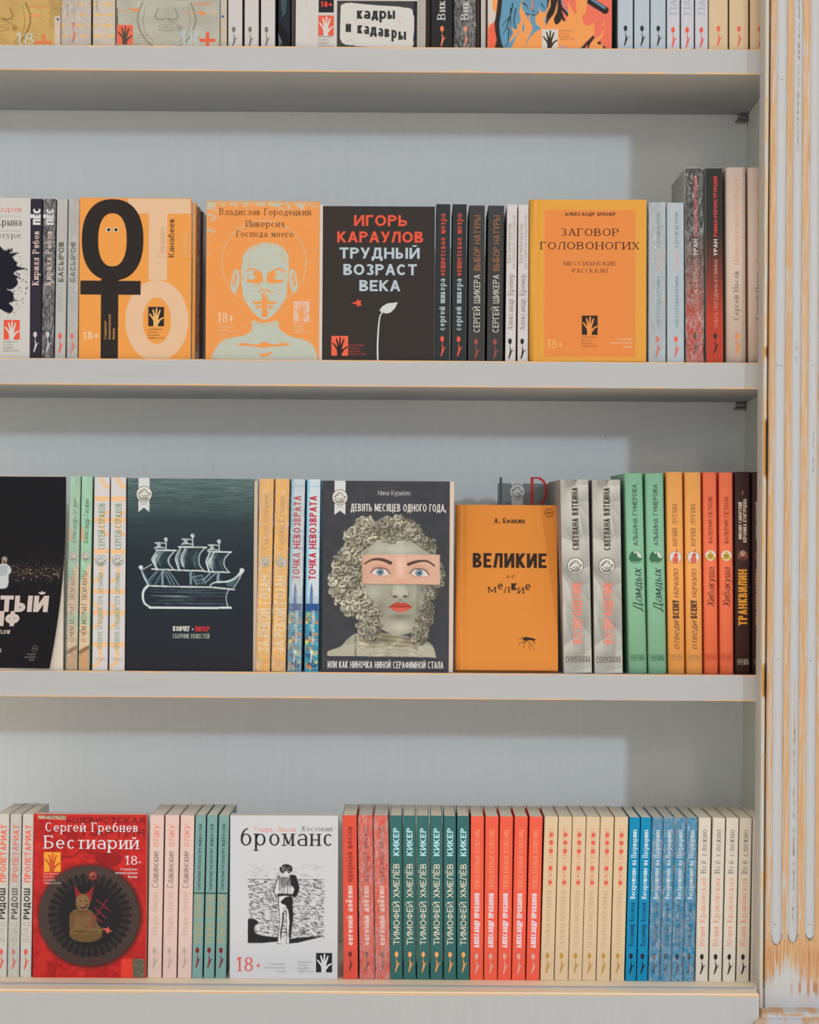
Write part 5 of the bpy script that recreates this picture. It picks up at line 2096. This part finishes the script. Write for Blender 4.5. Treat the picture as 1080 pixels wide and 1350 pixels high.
for y in (880, 900):
    a.ell(530 + (y - 880) * 4, y, 36, 13, (116, 90, 60), soft=.4)
RL = (150, 42, 46)
a.line([(724, 694), (580, 905)], 5, RL)
a.line([(652, 698), (744, 774)], 5, RL)
a.line([(640, 754), (716, 820)], 5, RL)
a.line([(618, 790), (690, 850)], 5, RL)
a.line([(590, 775), (640, 830)], 4, RL)
a.poly([(690, 888), (720, 892), (734, 878), (738, 898), (762, 912), (736, 914), (724, 930), (716, 910)], (190, 84, 76))
for i in range(4):
    x = 340
    while x < 830:
        y = 1110 + i * 34
        if rnd.random() < .6:
            a.curve([(x, y), (x + 8, y - 10 - rnd.random() * 8), (x + 16, y + 3), (x + 24, y - 6)], 2.6, (110, 18, 24), .7)
        x += 26
a.poly([(820, 1100), (895, 1096), (902, 1222), (818, 1220)], (214, 62, 46))
a.poly([(895, 1094), (980, 1094), (980, 1222), (902, 1222)], (112, 104, 84))
sl, m = a.pm([(895, 1094), (980, 1094), (980, 1222), (902, 1222)])
a.fill(sl, m * (vnoise(a.X[sl], a.Y[sl], .05, .05, 4) > .5) * .5, (74, 76, 62))
a.build('cover_picture', rt, cx, b)
p = P(cx, b, 5.143, 0, 1050)
p.text('РАСЧЛ', 302, 432, 145, 23, 'serifb', (44, 38, 36))
p.text('ЬШЕВИСТСКАЯ', 444, 976, 178, 40, 'bold', (110, 30, 34))
p.text('ПАРТИЯ', 555, 976, 266, 46, 'bold', (110, 30, 34))
p.lay = 1
WH = (204, 210, 216)
p.text('Сергей Гребнев', 302, 928, 236, 62, 'serif', WH)
p.text('Бестиарий', 296, 932, 352, 88, 'serif', WH)
p.text('18', 842, 926, 458, 60, 'serif', WH)
p.text('+', 932, 954, 452, 22, 'sans', WH)
warn(p, 780, 928, 495, 26, 15, 'serifb', WH, right=True)
p.hand(293, 376, 406, 510, (222, 150, 52), (190, 76, 44))
series(p, 292, 112, 530, 21, 11, (206, 186, 176))
p.build('cover_lettering', rt, y=-.00012)


def d(p):
    p.vtext('отаку', 1116, 1087.5, 3.2, 9, 'hand', (222, 112, 96))
    p.vtext('Славянские', 1171, 1122, 3.0, 8.6, 'hand', (110, 94, 84))
    p.vtext('Упырь Лихой', 1235, 1177, 3.0, 8, 'hand', (186, 160, 152))


spines('softcover_book', R, [(198, 216.4, 194.4, 212.8), (217.8, 236.8, 213.8, 233), (238, 256.6, 234, 252.4)], 1074.5, .118, (208, 182, 174), d,
       '%s of the three pale pink spines in the bottom row', group='pale pink books right of the red cover', emblem=lambda p: p.balloon(-.6, 1249.6, (178, 158, 150)))


def d(p):
    p.rect(-7, 1176.6, 7, 1178.2, (54, 66, 66))
    p.vtext('ТОЛЕРАНТНЫЕ РАССКАЗЫ ПРО ЛЮДЕЙ И СОБАК', 1174, 1085.5, 2.0, 4, 'sans', (48, 70, 70))
    p.vtext('УПЫРЬ ЛИХОЙ', 1244.5, 1181, 4.4, 9, 'hand', (182, 156, 96))


spines('softcover_book', R, [(257.8, 271.8, 252.8, 266.8), (273, 287, 268.4, 282.4), (288.4, 302.6, 283.8, 298)], 1074.5, .118, (116, 152, 150), d,
       '%s of the three greyish-teal spines beside the white cover with walking man', group='greyish-teal books beside the white cover', emblem=lambda p: p.balloon(-.4, 1249, (124, 38, 36)))

# white cover with the walking figure
rt, cx, b = facing('softcover_book', R, 302.6, 445, 1075, .022, (190, 192, 197), 'white face-out book with black woodcut of a figure walking on a beach', y=.004, tilt=-.002)
a = Art(303.4, 1076, 444.6, b - .6, (192, 194, 199), 3.857, 180, 1050)
x0_, x1_, y0_, y1_ = 565, 953, 420, 742
K = (34, 34, 38)
rr = random.Random(9)
for i in range(1150):
    x, y = rr.uniform(x0_, x1_ - 8), rr.uniform(y0_, y1_ - 26)
    l = rr.uniform(5, 17)
    a.curve([(x, y), (x + l * .5, y - rr.uniform(0, 3)), (min(x + l, x1_), y + 1)], rr.uniform(1.6, 3.4), (70, 72, 76), .9, n=2)
a.line([(x0_, 419), (x1_, 419)], 2.5, K)
for i in range(60):
    x, y = rr.uniform(x0_, x1_ - 30), rr.choice([350, 356, 362, 372, 380, 388, 396, 404])
    if (640 > x or x > 800) or y > 370:
        a.line([(x, y), (x + rr.uniform(8, 34), y + rr.uniform(-3, 3))], 1.5, (110, 112, 116), .8)
a.poly(smooth([(565, 622), (590, 620), (614, 632), (616, 645), (600, 660), (602, 690), (640, 706), (720, 716), (718, 726), (640, 738), (565, 744)], 3), K)
a.poly([(780, 722), (860, 712), (952, 708), (900, 722), (820, 742), (770, 746)], K)
a.poly([(565, 735), (720, 722), (735, 735), (640, 744), (565, 744)], K)
# figure
a.poly(smooth([(722, 402), (740, 398), (790, 398), (812, 404), (822, 440), (826, 470), (812, 500), (800, 506), (790, 498), (720, 496), (706, 505), (696, 490), (702, 450), (710, 415)], 3), (196, 198, 203))
a.poly(smooth([(775, 398), (806, 400), (818, 430), (826, 470), (812, 505), (798, 512), (790, 500), (800, 470), (784, 450)], 3), K)
a.line([(722, 402), (706, 440), (696, 486), (708, 506)], 5, K)
for i in range(30):
    x = 722 + i * 2.2
    a.line([(x, 404 + rr.uniform(0, 10)), (x + rr.uniform(-2, 2), 440 + rr.uniform(0, 55))], 1.8, K, .75)
a.poly([(716, 492), (790, 494), (790, 504), (716, 508)], K)
a.poly(smooth([(722, 508), (786, 506), (790, 560), (782, 620), (776, 680), (772, 735), (780, 748), (762, 748), (764, 690), (760, 620), (762, 560), (752, 540), (744, 600),
               (738, 660), (730, 720), (738, 746), (716, 746), (722, 690), (726, 620), (720, 560)], 2), (200, 202, 206))
a.poly(smooth([(752, 512), (790, 508), (792, 560), (796, 600), (790, 660), (780, 730), (772, 700), (776, 640), (770, 580), (756, 552), (740, 546), (730, 535)], 3), K)
a.poly(smooth([(742, 580), (748, 600), (742, 660), (732, 730), (730, 690), (738, 640)], 3), K)
for q in ([(722, 508), (722, 560), (728, 620), (722, 690), (716, 744)], [(762, 560), (760, 620), (764, 690), (762, 746)], [(716, 746), (738, 748)], [(762, 748), (782, 748)]):
    a.line(q, 2.6, K)
a.ell(758, 372, 24, 22, K)
for i in range(40):
    g = rr.uniform(0, 6.28)
    a.ell(758 + 28 * math.cos(g), 368 + 20 * math.sin(g), 5, 5, K)
    a.ell(758 + 20 * rr.uniform(-1, 1), 368 + 14 * rr.uniform(-1, 1), 2, 2, (150, 152, 156))
a.ell(758, 392, 12, 12, (196, 198, 203))
a.build('cover_picture', rt, cx, b)
p = P(cx, b, 3.857, 180, 1050)
p.text('Упырь Лихой', 594, 806, 178, 26, 'serif', (216, 130, 116))
p.text('Жестокий', 834, 992, 174, 25, 'serif', (90, 90, 92))
p.text('броманс', 526, 996, 250, 92, 'serif', (40, 42, 48))
p.text('18', 505, 592, 889, 72, 'serif', (212, 78, 64))
p.text('+', 606, 632, 876, 38, 'sans', (212, 78, 64))
warn(p, 648, 758, 856, 18, 11, 'serif', (120, 120, 122), right=True)
p.hand(913, 794, 995, 893, (36, 36, 40), (200, 202, 206))
series(p, 820, 80, 846, 15.6, 9, (120, 122, 126))
p.build('cover_lettering', rt, y=-.00012)


def d(p):
    p.vtext('ядерная весна', 1163, 1090.5, 3.4, 8, 'sans', (120, 46, 46))
    p.vtext('евгений алёхин', 1246.3, 1168, 3.4, 8, 'bold', (216, 184, 180))


spines('softcover_book', R, [(450.8, 471, 452.4, 472.4), (472, 491.6, 474.6, 494), (492.6, 511.8, 495.4, 514.4)], 1074.6, .118, (206, 78, 62), d, None,
       group='brick-red books right of the white cover', wrap=(1, 2), emblem=lambda p: p.balloon(-.4, 1254.4, (112, 52, 54), .97),
       labels=['brick-red book without film, beside the white walking-figure cover', 'brick-red book in film, middle of the brick-red three',
               'brick-red book in film, touching the dark teal books'])


def d(p):
    p.vtext('КИКЕР', 1128, 1091, 4.3, 8, 'bold', (164, 206, 214))
    p.vtext('ТИМОФЕЙ ХМЕЛЁВ', 1245.4, 1138.5, 4.3, 8, 'sans', (212, 204, 184))


X_ = [513.8, 531.4, 549.2, 567, 584.8, 602.4]
spines('softcover_book', R, [(x, x + 16.6, x + .7 - i * .12, x + 17.2 - i * .12) for i, x in enumerate(X_)], 1075, .118, (50, 98, 96), d,
       '%s of the six dark teal spines with pale blue and cream capitals', group='six dark teal books', emblem=lambda p: p.balloon(.2, 1254.4, (220, 152, 82), 1, (232, 190, 140)))


def d(p):
    p.vtext('ПЕВЕЦ БОЕВЫХ КОЛЕСНИЦ', 1171.8, 1093, 3.2, 6.4, 'sans', (232, 138, 108))
    p.vtext('АЛЕКСАНДР ПРОХАНОВ', 1249.5, 1177, 3.2, 6.6, 'heavy', (214, 196, 206))


X_ = [620.4, 639.6, 658.8, 678.2, 697.8]
XB = [619.8, 638.2, 656.6, 675, 693.8]
spines('softcover_book', R, [(x, x + 18.4, xb, xb + 17.2) for x, xb in zip(X_, XB)], 1076, .118, (220, 88, 66), d,
       '%s of the five bright vermilion spines', group='five bright vermilion books', emblem=lambda p: p.balloon(-.2, 1257, (206, 158, 148)))


def d(p):
    R_ = (214, 92, 76)
    p.vtext('ТОП-ТОП ХРОНОТОП', 1169.7, 1092, 3.4, 5.6, 'light', R_)
    p.lay = 1
    for y in (1100.4, 1110.4, 1122, 1144.8, 1163.2):
        p.ell(.6, y, 2.9, 2.9, R_, 14)
    p.rect(.0, 1151, 1.2, 1155, R_)
    p.lay = 0
    p.vtext('ТАТЬЯНА МОСКВИНА', 1250, 1173.5, 3.0, 6.4, 'light', (166, 150, 124))


X_ = [718, 736.6, 755, 773.4, 791.8, 810.6]
XB = [712.2, 730.8, 749.2, 767.4, 786, 805]
spines('softcover_book', R, [(x, x + 18.2, xb, xb + 18.2) for x, xb in zip(X_, XB)], 1076.5, .118, (204, 180, 148), d,
       '%s of the six sandy beige spines with red dots', group='six sandy beige books with red dots', emblem=lambda p: p.balloon(-.4, 1256, (180, 140, 62)))


def d(p):
    p.vtext('Воскрешение на Патриарших', 1184.7, 1093.3, 3.0, 6.4, 'serifb', (206, 220, 228))
    p.vtext('Владимир Казаков', 1247.2, 1189.8, 2.6, 6.4, 'serif', (20, 44, 76))


X_ = [830, 845, 860.2, 875.4, 890.4, 905.6]
XB = [824.4, 839.4, 855, 870.2, 885.4, 900.6]
spines('softcover_book', R, [(x, x + 14.4, xb, xb + 14.4) for x, xb in zip(X_, XB)], 1077.5, .118, (8, 128, 172), d, None,
       group='six bright blue books', wrap=(2, 3, 4, 5), emblem=lambda p: p.balloon(-.4, 1257, (34, 36, 52)),
       labels=['bright blue unfilmed spine touching the sandy beige books', 'bright blue unfilmed spine, second from the beige books',
               'bright blue filmed spine, first of the four filmed', 'bright blue filmed spine, second of the four filmed',
               'bright blue filmed spine, third of the four filmed', 'bright blue filmed spine touching the off-white books'])


def d(p):
    p.vtext('Всё сложно', 1151, 1093.5, 3.0, 7.4, 'serif', (104, 98, 92))
    p.vtext('Юлия Краковская', 1246.8, 1158, 3.0, 7.4, 'serif', (220, 128, 106))


X_ = [921.2, 939.8, 957.6, 975.2, 992.6]
XB = [916.6, 934.6, 952.6, 970.8, 989.4]
spines('softcover_book', R, [(x, x + 16.8, xb, xb + 16.8) for x, xb in zip(X_, XB)], 1078, .118, (202, 194, 182), d, None,
       group='off-white books at right end of bottom row', emblem=lambda p: p.balloon(-.2, 1257.7, (40, 38, 40)),
       labels=['off-white spine with reddish name touching the blue books', 'off-white spine with reddish name, second from the blue books',
               'off-white spine with reddish name, third from the blue books', 'off-white spine with reddish name, fourth from the blue books',
               'off-white spine at the row end, mostly hidden by the pilaster edge'])

# ======================= top shelf (only the feet are in the frame) =======================
R = 0
LUM = .90
TOPY = -152


def face_money(a, cx0, cy0, k, line_, bg):
    """soft engraved lower face: cheeks, nose, round ring, lips and folds"""
    q = lambda x, y: (cx0 + x * k, cy0 + y * k)
    for s_ in (-1, 1):
        a.curve([q(s_ * 170, -160), q(s_ * 205, -60), q(s_ * 185, 40), q(s_ * 120, 130), q(s_ * 40, 170)], 14 * k, line_, .6)
        a.curve([q(s_ * 150, -140), q(s_ * 165, -40), q(s_ * 150, 50), q(s_ * 90, 120)], 6 * k, line_, .55)
        a.curve([q(s_ * 60, -120), q(s_ * 80, -60), q(s_ * 40, -40), q(s_ * 10, -50)], 10 * k, line_, .6)
        a.ell(*q(s_ * 26, 8), 30 * k, 16 * k, line_, al=.35)
        a.ell(*q(s_ * 26, 6), 22 * k, 9 * k, bg, al=.8)
    a.curve([q(0, -40), q(70, -10), q(95, 20)], 8 * k, line_, .5)
    a.ell(*q(96, 22), 22 * k, 20 * k, line_, al=.45, soft=.3)
    a.curve([q(-60, 30), q(0, 40), q(60, 30)], 6 * k, line_, .6)
    for i in range(70):
        s_ = rnd.choice((-1, 1))
        x, y = s_ * rnd.uniform(190, 300), rnd.uniform(-160, 160)
        a.line([q(x, y), q(x + s_ * 26, y + 18)], 3 * k, line_, .42)
    for i in range(40):
        x, y = rnd.uniform(-120, 120), rnd.uniform(60, 150)
        a.line([q(x, y), q(x + 20, y + 2)], 2.4 * k, line_, .42)


def swimmer(a, x, y, c, k=1.0, tail=90):
    a.ell(x, y, 24 * k, 12 * k, c)
    a.curve([(x - 20 * k, y), (x - 45 * k, y - 4), (x - 70 * k, y + 6), (x - tail * k, y - 3)], 7 * k, c, w2=2)


rt, cx, b = facing('softcover_book', R, -66, 79.5, TOPY, .014, (190, 158, 96), 'gold face-out banknote-portrait book at left end of top row', y=.004)
a = Art(-65, -150, 79, b - .4, (190, 158, 98), 5.4, 0, 0)
a.mul(.94 + .1 * a.noise(.01, .015, 2))
face_money(a, 10, 170, 1, (130, 100, 58), (190, 158, 98))
swimmer(a, 262, 102, (222, 140, 92), 1.1)
a.curve([(210, 30), (240, 42), (270, 28), (300, 44), (325, 34)], 5, (206, 124, 84))
a.curve([(210, 42), (240, 28), (270, 44), (300, 30), (325, 44)], 5, (206, 124, 84))
a.ell(346, 103, 8, 8, (222, 170, 60))
for i in range(60):
    g = rnd.uniform(-1, 1)
    a.curve([(350 + g * 10, -60 + i * 4), (390 + g * 20, -50 + i * 4), (430, -44 + i * 4)], 3, (140, 110, 66), .35)
a.build('cover_picture', rt, cx, b)
p = P(cx, b, 5.4, 0, 0)
p.text('18', 110, 238, 306, 78, 'serif', (184, 198, 198))
p.rect(250, 282, 366, 306, (214, 122, 84))
p.rect(298, 236, 322, 330, (214, 122, 84))
p.rect(388, 104, 428, 325, (196, 180, 164))
p.lay = 1
p.ell(411, 128, 10, 10, (66, 98, 150), 12)
p.build('cover_lettering', rt, y=-.00012)


def art(hw, b, top):
    a = Art(-hw + .4, -150, hw - .4, b - .5, (190, 178, 168), 1, 0, 0)
    a.mul(.96 + .08 * a.noise(.3, .3, 6))
    for i, y in enumerate(range(-140, 62, 14)):
        c = (218, 178, 110)
        for x0 in ((-hw + 2), 5):
            a.ell(x0 + (3 if i % 2 else 0), y + 4, 4, 2.2, c)
            a.curve([(x0 + 3, y + 4), (x0 + 8, y + 2.6), (x0 + 13, y + 4.6), (x0 + 18, y + 3.2)], 1.2, c)
    return a


def d(p):
    p.vtext('Золотые', 17.5, -16, -1.2, 6.5, 'serif', (150, 140, 128))
    p.vtext('песни', 11, -16, 6.2, 6.5, 'serif', (150, 140, 128))
    p.vtext('новая серия', 19, -16, -10, 6, 'serif', (150, 140, 128))


spines('softcover_book', R, [(80.4, 120.4, 80.2, 120)], TOPY, .118, (190, 178, 168), d, 'thick pinkish-grey patterned spine with small red flyer emblem, top row',
       art=art, emblem=lambda p: p.balloon(-3, 27.5, (212, 88, 64)), wrap=(0,))
spines('softcover_book', R, [(122.4, 152.6, 122.2, 152.4)], TOPY, .118, (186, 176, 166), lambda p: p.vtext('новая серия', 12, -16, -8, 5, 'serif', (150, 140, 128)),
       'pinkish-grey patterned spine without emblem, left of the silver banknote cover', art=art)
rt, cx, b = facing('softcover_book', R, 153, 289.6, TOPY, .014, (164, 162, 150), 'silver-grey face-out banknote-portrait book with orange cross, top row', y=.004)
a = Art(153.5, -150, 289, b - .4, (172, 170, 158), 5.4, 130, 0)
a.mul(.94 + .1 * a.noise(.01, .015, 5))
face_money(a, 483, 172, 1, (128, 124, 106), (172, 170, 158))
swimmer(a, 262, 64, (222, 132, 72), 1.0, 140)
swimmer(a, 738, 84, (222, 132, 72), 1.0, 150)
a.curve([(676, 10), (706, 24), (736, 8), (766, 24), (792, 14)], 5, (206, 124, 84))
a.curve([(676, 24), (706, 8), (736, 26), (766, 10), (792, 26)], 5, (206, 124, 84))
a.ell(814, 86, 8, 8, (222, 170, 60))
a.poly([(122, 50), (134, 46), (140, 200), (128, 320), (118, 320)], (70, 62, 56))
a.build('cover_picture', rt, cx, b)
p = P(cx, b, 5.4, 130, 0)
p.text('18', 580, 708, 328, 118, 'serif', (172, 186, 192))
p.rect(718, 266, 832, 290, (212, 96, 68))
p.rect(764, 220, 788, 328, (212, 96, 68))
p.hand(131, 172, 244, 312, (218, 100, 76), (78, 70, 64))
series(p, 258, 110, 250, 20, 11, (140, 136, 122))
p.build('cover_lettering', rt, y=-.00012)
spines('softcover_book', R, [(290.4, 299.6, 290.2, 299.4)], TOPY, .118, (186, 178, 166), lambda p: (p.ell(-1, 20, 1.8, 1.8, (60, 104, 156), 12), p.line([(-4, 24), (0, 27), (4, 26)], 1, (216, 170, 104)),
       p.line([(-4, 38), (0, 40), (4, 39.6)], 1, (216, 170, 104)), p.line([(-4, 51), (0, 54), (4, 53)], 1, (216, 170, 104))),
       'narrow patterned strip of a book with tiny blue dot, beside three white spines')
X_ = [301, 322.6, 344.2]
spines('softcover_book', R, [(x, x + 19, x - .4, x + 18.6) for x in X_], TOPY, .118, (194, 190, 188), None, '%s of the three plain white spines with grey-green flyer emblem, top row',
       group='three plain white books on the top shelf', emblem=lambda p: p.balloon(-2, 33.2, (112, 116, 104)))
spines('softcover_book', R, [(366.8, 383.4, 366.6, 383)], TOPY, .118, (34, 38, 46), lambda p: (p.poly([(-8, 22), (6, 44), (8, 62), (2, 62), (-8, 40)], (22, 22, 26)),
       p.poly([(-8, 40), (-3, 52), (-7, 60)], (96, 106, 110)), p.poly([(-5, -10), (4, -10), (2, 14), (-3, 20)], (58, 78, 84))), 'black and blue-grey glossy spine right of the three white ones', rough=.25, y=.012)
spines('softcover_book', R, [(384, 389.4, 384, 389.2)], TOPY + 3, .118, (108, 100, 92), None, 'very thin grey-brown spine left of the blood-spattered cover', y=.02)
# white spattered cover
rt, cx, b = facing('softcover_book', R, 389.6, 560.6, TOPY, .018, (196, 192, 190), 'white face-out book with black stencilled frame and red spatter, top row', y=.004)
p = P(cx, b, 5.684, 380, 0)
GK = (62, 60, 60)
p.rect(364, -140, 966, 362, GK)
p.rect(940, -140, 966, 362, (34, 34, 44))
p.rect(966, -140, 1030, 372, (164, 160, 152))
p.rect(364, -140, 966, -2, (196, 192, 190))
p.lay = 1
rrr = random.Random(2)
pts = []
for i in range(80):
    g = 2 * math.pi * i / 80
    c_, s_ = math.cos(g), math.sin(g)
    x = 664 + 276 * math.copysign(abs(c_) ** .22, c_) + rrr.uniform(-4, 4)
    y = 188 + 158 * math.copysign(abs(s_) ** .22, s_) + rrr.uniform(-4, 4) + (x - 664) * .07
    pts.append((x, y))
p.poly(pts, (198, 196, 192))
p.lay = 2
p.rect(226, -40, 340, 88, (36, 34, 42))
p.hand(224, 110, 341, 262, (214, 92, 70), (204, 198, 192))
for i, (x, y, l) in enumerate([(430, 162, 60), (440, 300, 46), (820, 150, 40), (970, 208, 50), (500, 140, 20), (640, 50, 14)]):
    p.line([(x, y), (x + l * .8, y + (-l * .3 if i % 2 else l * .3))], 2.2, (206, 84, 76))
for i in range(70):
    p.ell(rrr.uniform(70, 1020), rrr.uniform(10, 350), rrr.uniform(1, 3.4), rrr.uniform(1, 4), (206, 92, 84), 8)
p.build('cover_picture', rt)
p = P(cx, b, 5.684, 380, 0)
p.lay = 3
p.text('кадры', 514, 800, 134, 84, 'bold', (50, 48, 46))
for ch, x0, x1, y in (('и', 430, 470, 234), ('к', 518, 556, 244), ('а', 568, 606, 248), ('д', 612, 664, 256), ('а', 674, 712, 264), ('в', 722, 760, 270), ('р', 774, 814, 278), ('ы', 826, 884, 290)):
    p.text(ch, x0, x1, y, 84, 'bold', (50, 48, 46))
p.text('18+', 240, 330, 46, 40, 'bold', (214, 70, 56))
series(p, 224, 116, 276, 23, 12, (130, 124, 118))
p.build('cover_lettering', rt, y=-.00012)
spines('softcover_book', R, [(561.8, 567.6, 561.6, 567.4)], TOPY + 4, .118, (92, 78, 70), None, 'thin dark brown spine between spattered cover and black spines', y=.02)
spines('softcover_book', R, [(568.4, 597, 568.2, 596.6), (599.4, 627.6, 599.2, 627.2)], TOPY, .118, (36, 36, 38),
       lambda p: p.vtext('Вик', 24, -1, 4.6, 10.5, 'serifb', (190, 188, 184)), None, group='black books with white serif name on the top shelf', wrap=(1,),
       emblem=lambda p: p.balloon(.5, 32.4, (224, 118, 84)),
       labels=['black spine with orange flyer emblem, left and unfilmed, top row', 'black spine with orange flyer emblem, speckled by film, top row'])
spines('softcover_book', R, [(628.4, 633, 628.2, 632.8)], TOPY, .118, (66, 54, 48), None, 'thin dark brown spine right of the black filmed book, top row', y=.012)
spines('softcover_book', R, [(634, 641.4, 633.8, 641.2)], TOPY, .118, (190, 186, 182), None, 'thin white spine left of the flame cover, top row', y=.01)
# flame cover
rt, cx, b = facing('softcover_book', R, 642, 807, TOPY, .016, (40, 36, 36), 'face-out book with blue winged shape in orange flames, top row', y=.004)
a = Art(642.6, -150, 806.6, b - .4, (222, 108, 86), 6, 640, 0)
BL, OG, KB_ = (92, 142, 172), (226, 148, 84), (42, 36, 35)
a.poly([(0, -900), (110, -900), (80, 180), (30, 220), (20, 150)], (196, 190, 182))
a.poly(smooth([(30, 400), (30, 220), (60, 175), (110, 160), (150, 400)], 3), (220, 98, 72))
a.poly(smooth([(90, -130), (60, -20), (55, 60), (80, 90), (110, 60), (130, -120)], 3), OG)
a.poly(smooth([(150, -700), (95, 20), (74, 180), (90, 300), (120, 400), (560, 400), (700, 200), (700, -700)], 4), KB_)
a.poly(smooth([(190, -700), (130, 30), (112, 190), (130, 330), (180, 400), (330, 400), (480, 200), (470, -700)], 4), BL)
for q in ([(215, 20), (195, 120), (130, 195)], [(190, 130), (165, 220), (138, 260)], [(185, 210), (180, 330), (155, 360)], [(240, 60), (225, 170), (245, 220)], [(200, 60), (200, 280)],
          [(290, 10), (320, 30), (335, 60)], [(280, 90), (340, 105), (400, 110), (420, 80)], [(300, 20), (330, 40)], [(360, 60), (390, 92)], [(440, 20), (470, 60)]):
    a.curve(q, 9, KB_, w2=4)
a.poly(smooth([(600, -100), (700, -60), (760, 40), (735, 120), (640, 160), (600, 60)], 3), (222, 108, 86))
for q in ([(560, -50), (600, 50), (650, 110)], ):
    a.line(q, 20, KB_)
    a.line([(596, -10), (655, 100)], 8, BL)
a.line([(800, -20), (945, 70)], 56, KB_)
a.line([(815, -30), (940, 50)], 16, BL)
a.poly(smooth([(760, -200), (830, -60), (800, 80), (770, 140), (790, 190), (830, 180), (850, 200), (1000, 260), (1000, -40), (930, 20), (960, 110)], 2), (222, 108, 86), .0)
F1 = [(190, 400), (240, 300), (270, 240), (250, 200), (278, 160), (270, 120), (245, 100), (280, 130), (300, 170), (290, 220), (300, 250), (310, 200), (290, 150), (268, 90),
      (280, 30), (295, -20), (290, 50), (320, 110), (345, 160), (340, 130), (360, 100), (350, 150), (372, 200), (366, 240), (330, 310), (310, 400)]
a.poly(smooth(F1, 3), OG)
a.poly(smooth([(190, 195), (215, 215), (240, 225), (270, 205), (262, 250), (230, 290), (185, 330), (205, 285), (225, 250)], 3), OG)
F2 = [(305, 400), (345, 300), (400, 240), (440, 215), (400, 180), (395, 120), (425, 90), (415, 45), (435, 75), (470, 90), (500, 20), (505, -60), (515, 30), (490, 90), (470, 150), (480, 190),
      (500, 150), (545, 90), (570, -10), (565, 80), (540, 140), (560, 185), (600, 150), (590, 120), (620, 160), (650, 120), (655, 60), (650, 0), (690, 80), (720, 90), (715, -40),
      (760, -600), (830, -600), (800, 30), (765, 110), (775, 170), (805, 192), (850, 170), (838, 110), (862, 210), (850, 270), (790, 320), (740, 400)]
a.poly(smooth(F2, 3), OG)
a.poly(smooth([(815, 400), (822, 350), (860, 300), (905, 270), (935, 225), (925, 280), (895, 310), (915, 345), (945, 295), (925, 350), (935, 400)], 3), OG)
a.poly([(725, 400), (850, 268), (862, 285), (830, 330), (812, 380), (806, 340), (765, 400)], KB_)
a.poly([(930, 345), (985, 395), (935, 400)], KB_)
a.ell(900, 328, 14, 12, KB_)
a.poly(smooth([(358, 60), (366, 20), (358, -30), (376, 10), (376, 50), (368, 76)], 3), (222, 108, 86))
a.poly(smooth([(930, 205), (925, 180), (942, 158), (938, 190)], 3), OG)
a.line([(290, 100), (300, 180)], 4, KB_, .0)
a.build('cover_picture', rt, cx, b)
p = P(cx, b, 6, 640, 0)
p.hand(447, 224, 574, 380, (200, 194, 188), (52, 42, 38))
series(p, 584, 116, 242, 22, 13, (170, 96, 52))
p.text('18+', 586, 650, 376, 28, 'sans', (140, 150, 190))
p.build('cover_lettering', rt, y=-.00012)
X_ = [814.6, 836.4, 857.8]
spines('softcover_book', R, [(x, x + 20.4, x - .2, x + 20.2) for x in X_], TOPY, .118, (172, 184, 194), None, '%s of the three pale blue spines with black flyer emblem, top row',
       group='three pale blue books on the top shelf', emblem=lambda p: p.balloon(.2, 31.8, (50, 50, 54)))
X_ = [879.4, 898, 916.6]
spines('softcover_book', R, [(x, x + 17.4, x - .2, x + 17.2) for x in X_], TOPY, .118, (190, 190, 198), lambda p: p.vtext('ПАВ', 17, -12, 4.4, 9, 'serif', (148, 162, 178)),
       '%s of the three lavender-white spines with red flyer emblem, top row', group='three lavender-white books on the top shelf',
       emblem=lambda p: p.balloon(-.4, 33.8, (222, 88, 70)))
X_ = [934.6, 961.6, 989]
spines('softcover_book', R, [(x, x + 25.6, x - .2, x + 25.4) for x in X_], TOPY, .118, (204, 180, 148), None, None, group='three sandy beige books on the top shelf',
       emblem=lambda p: p.balloon(.2, 32.4, (222, 100, 74)),
       labels=['sandy beige spine with red flyer emblem beside the lavender ones, top row', 'sandy beige spine with red flyer emblem, middle of three at right end of top row',
               'sandy beige spine half in the pilaster shadow, right end of top row'])
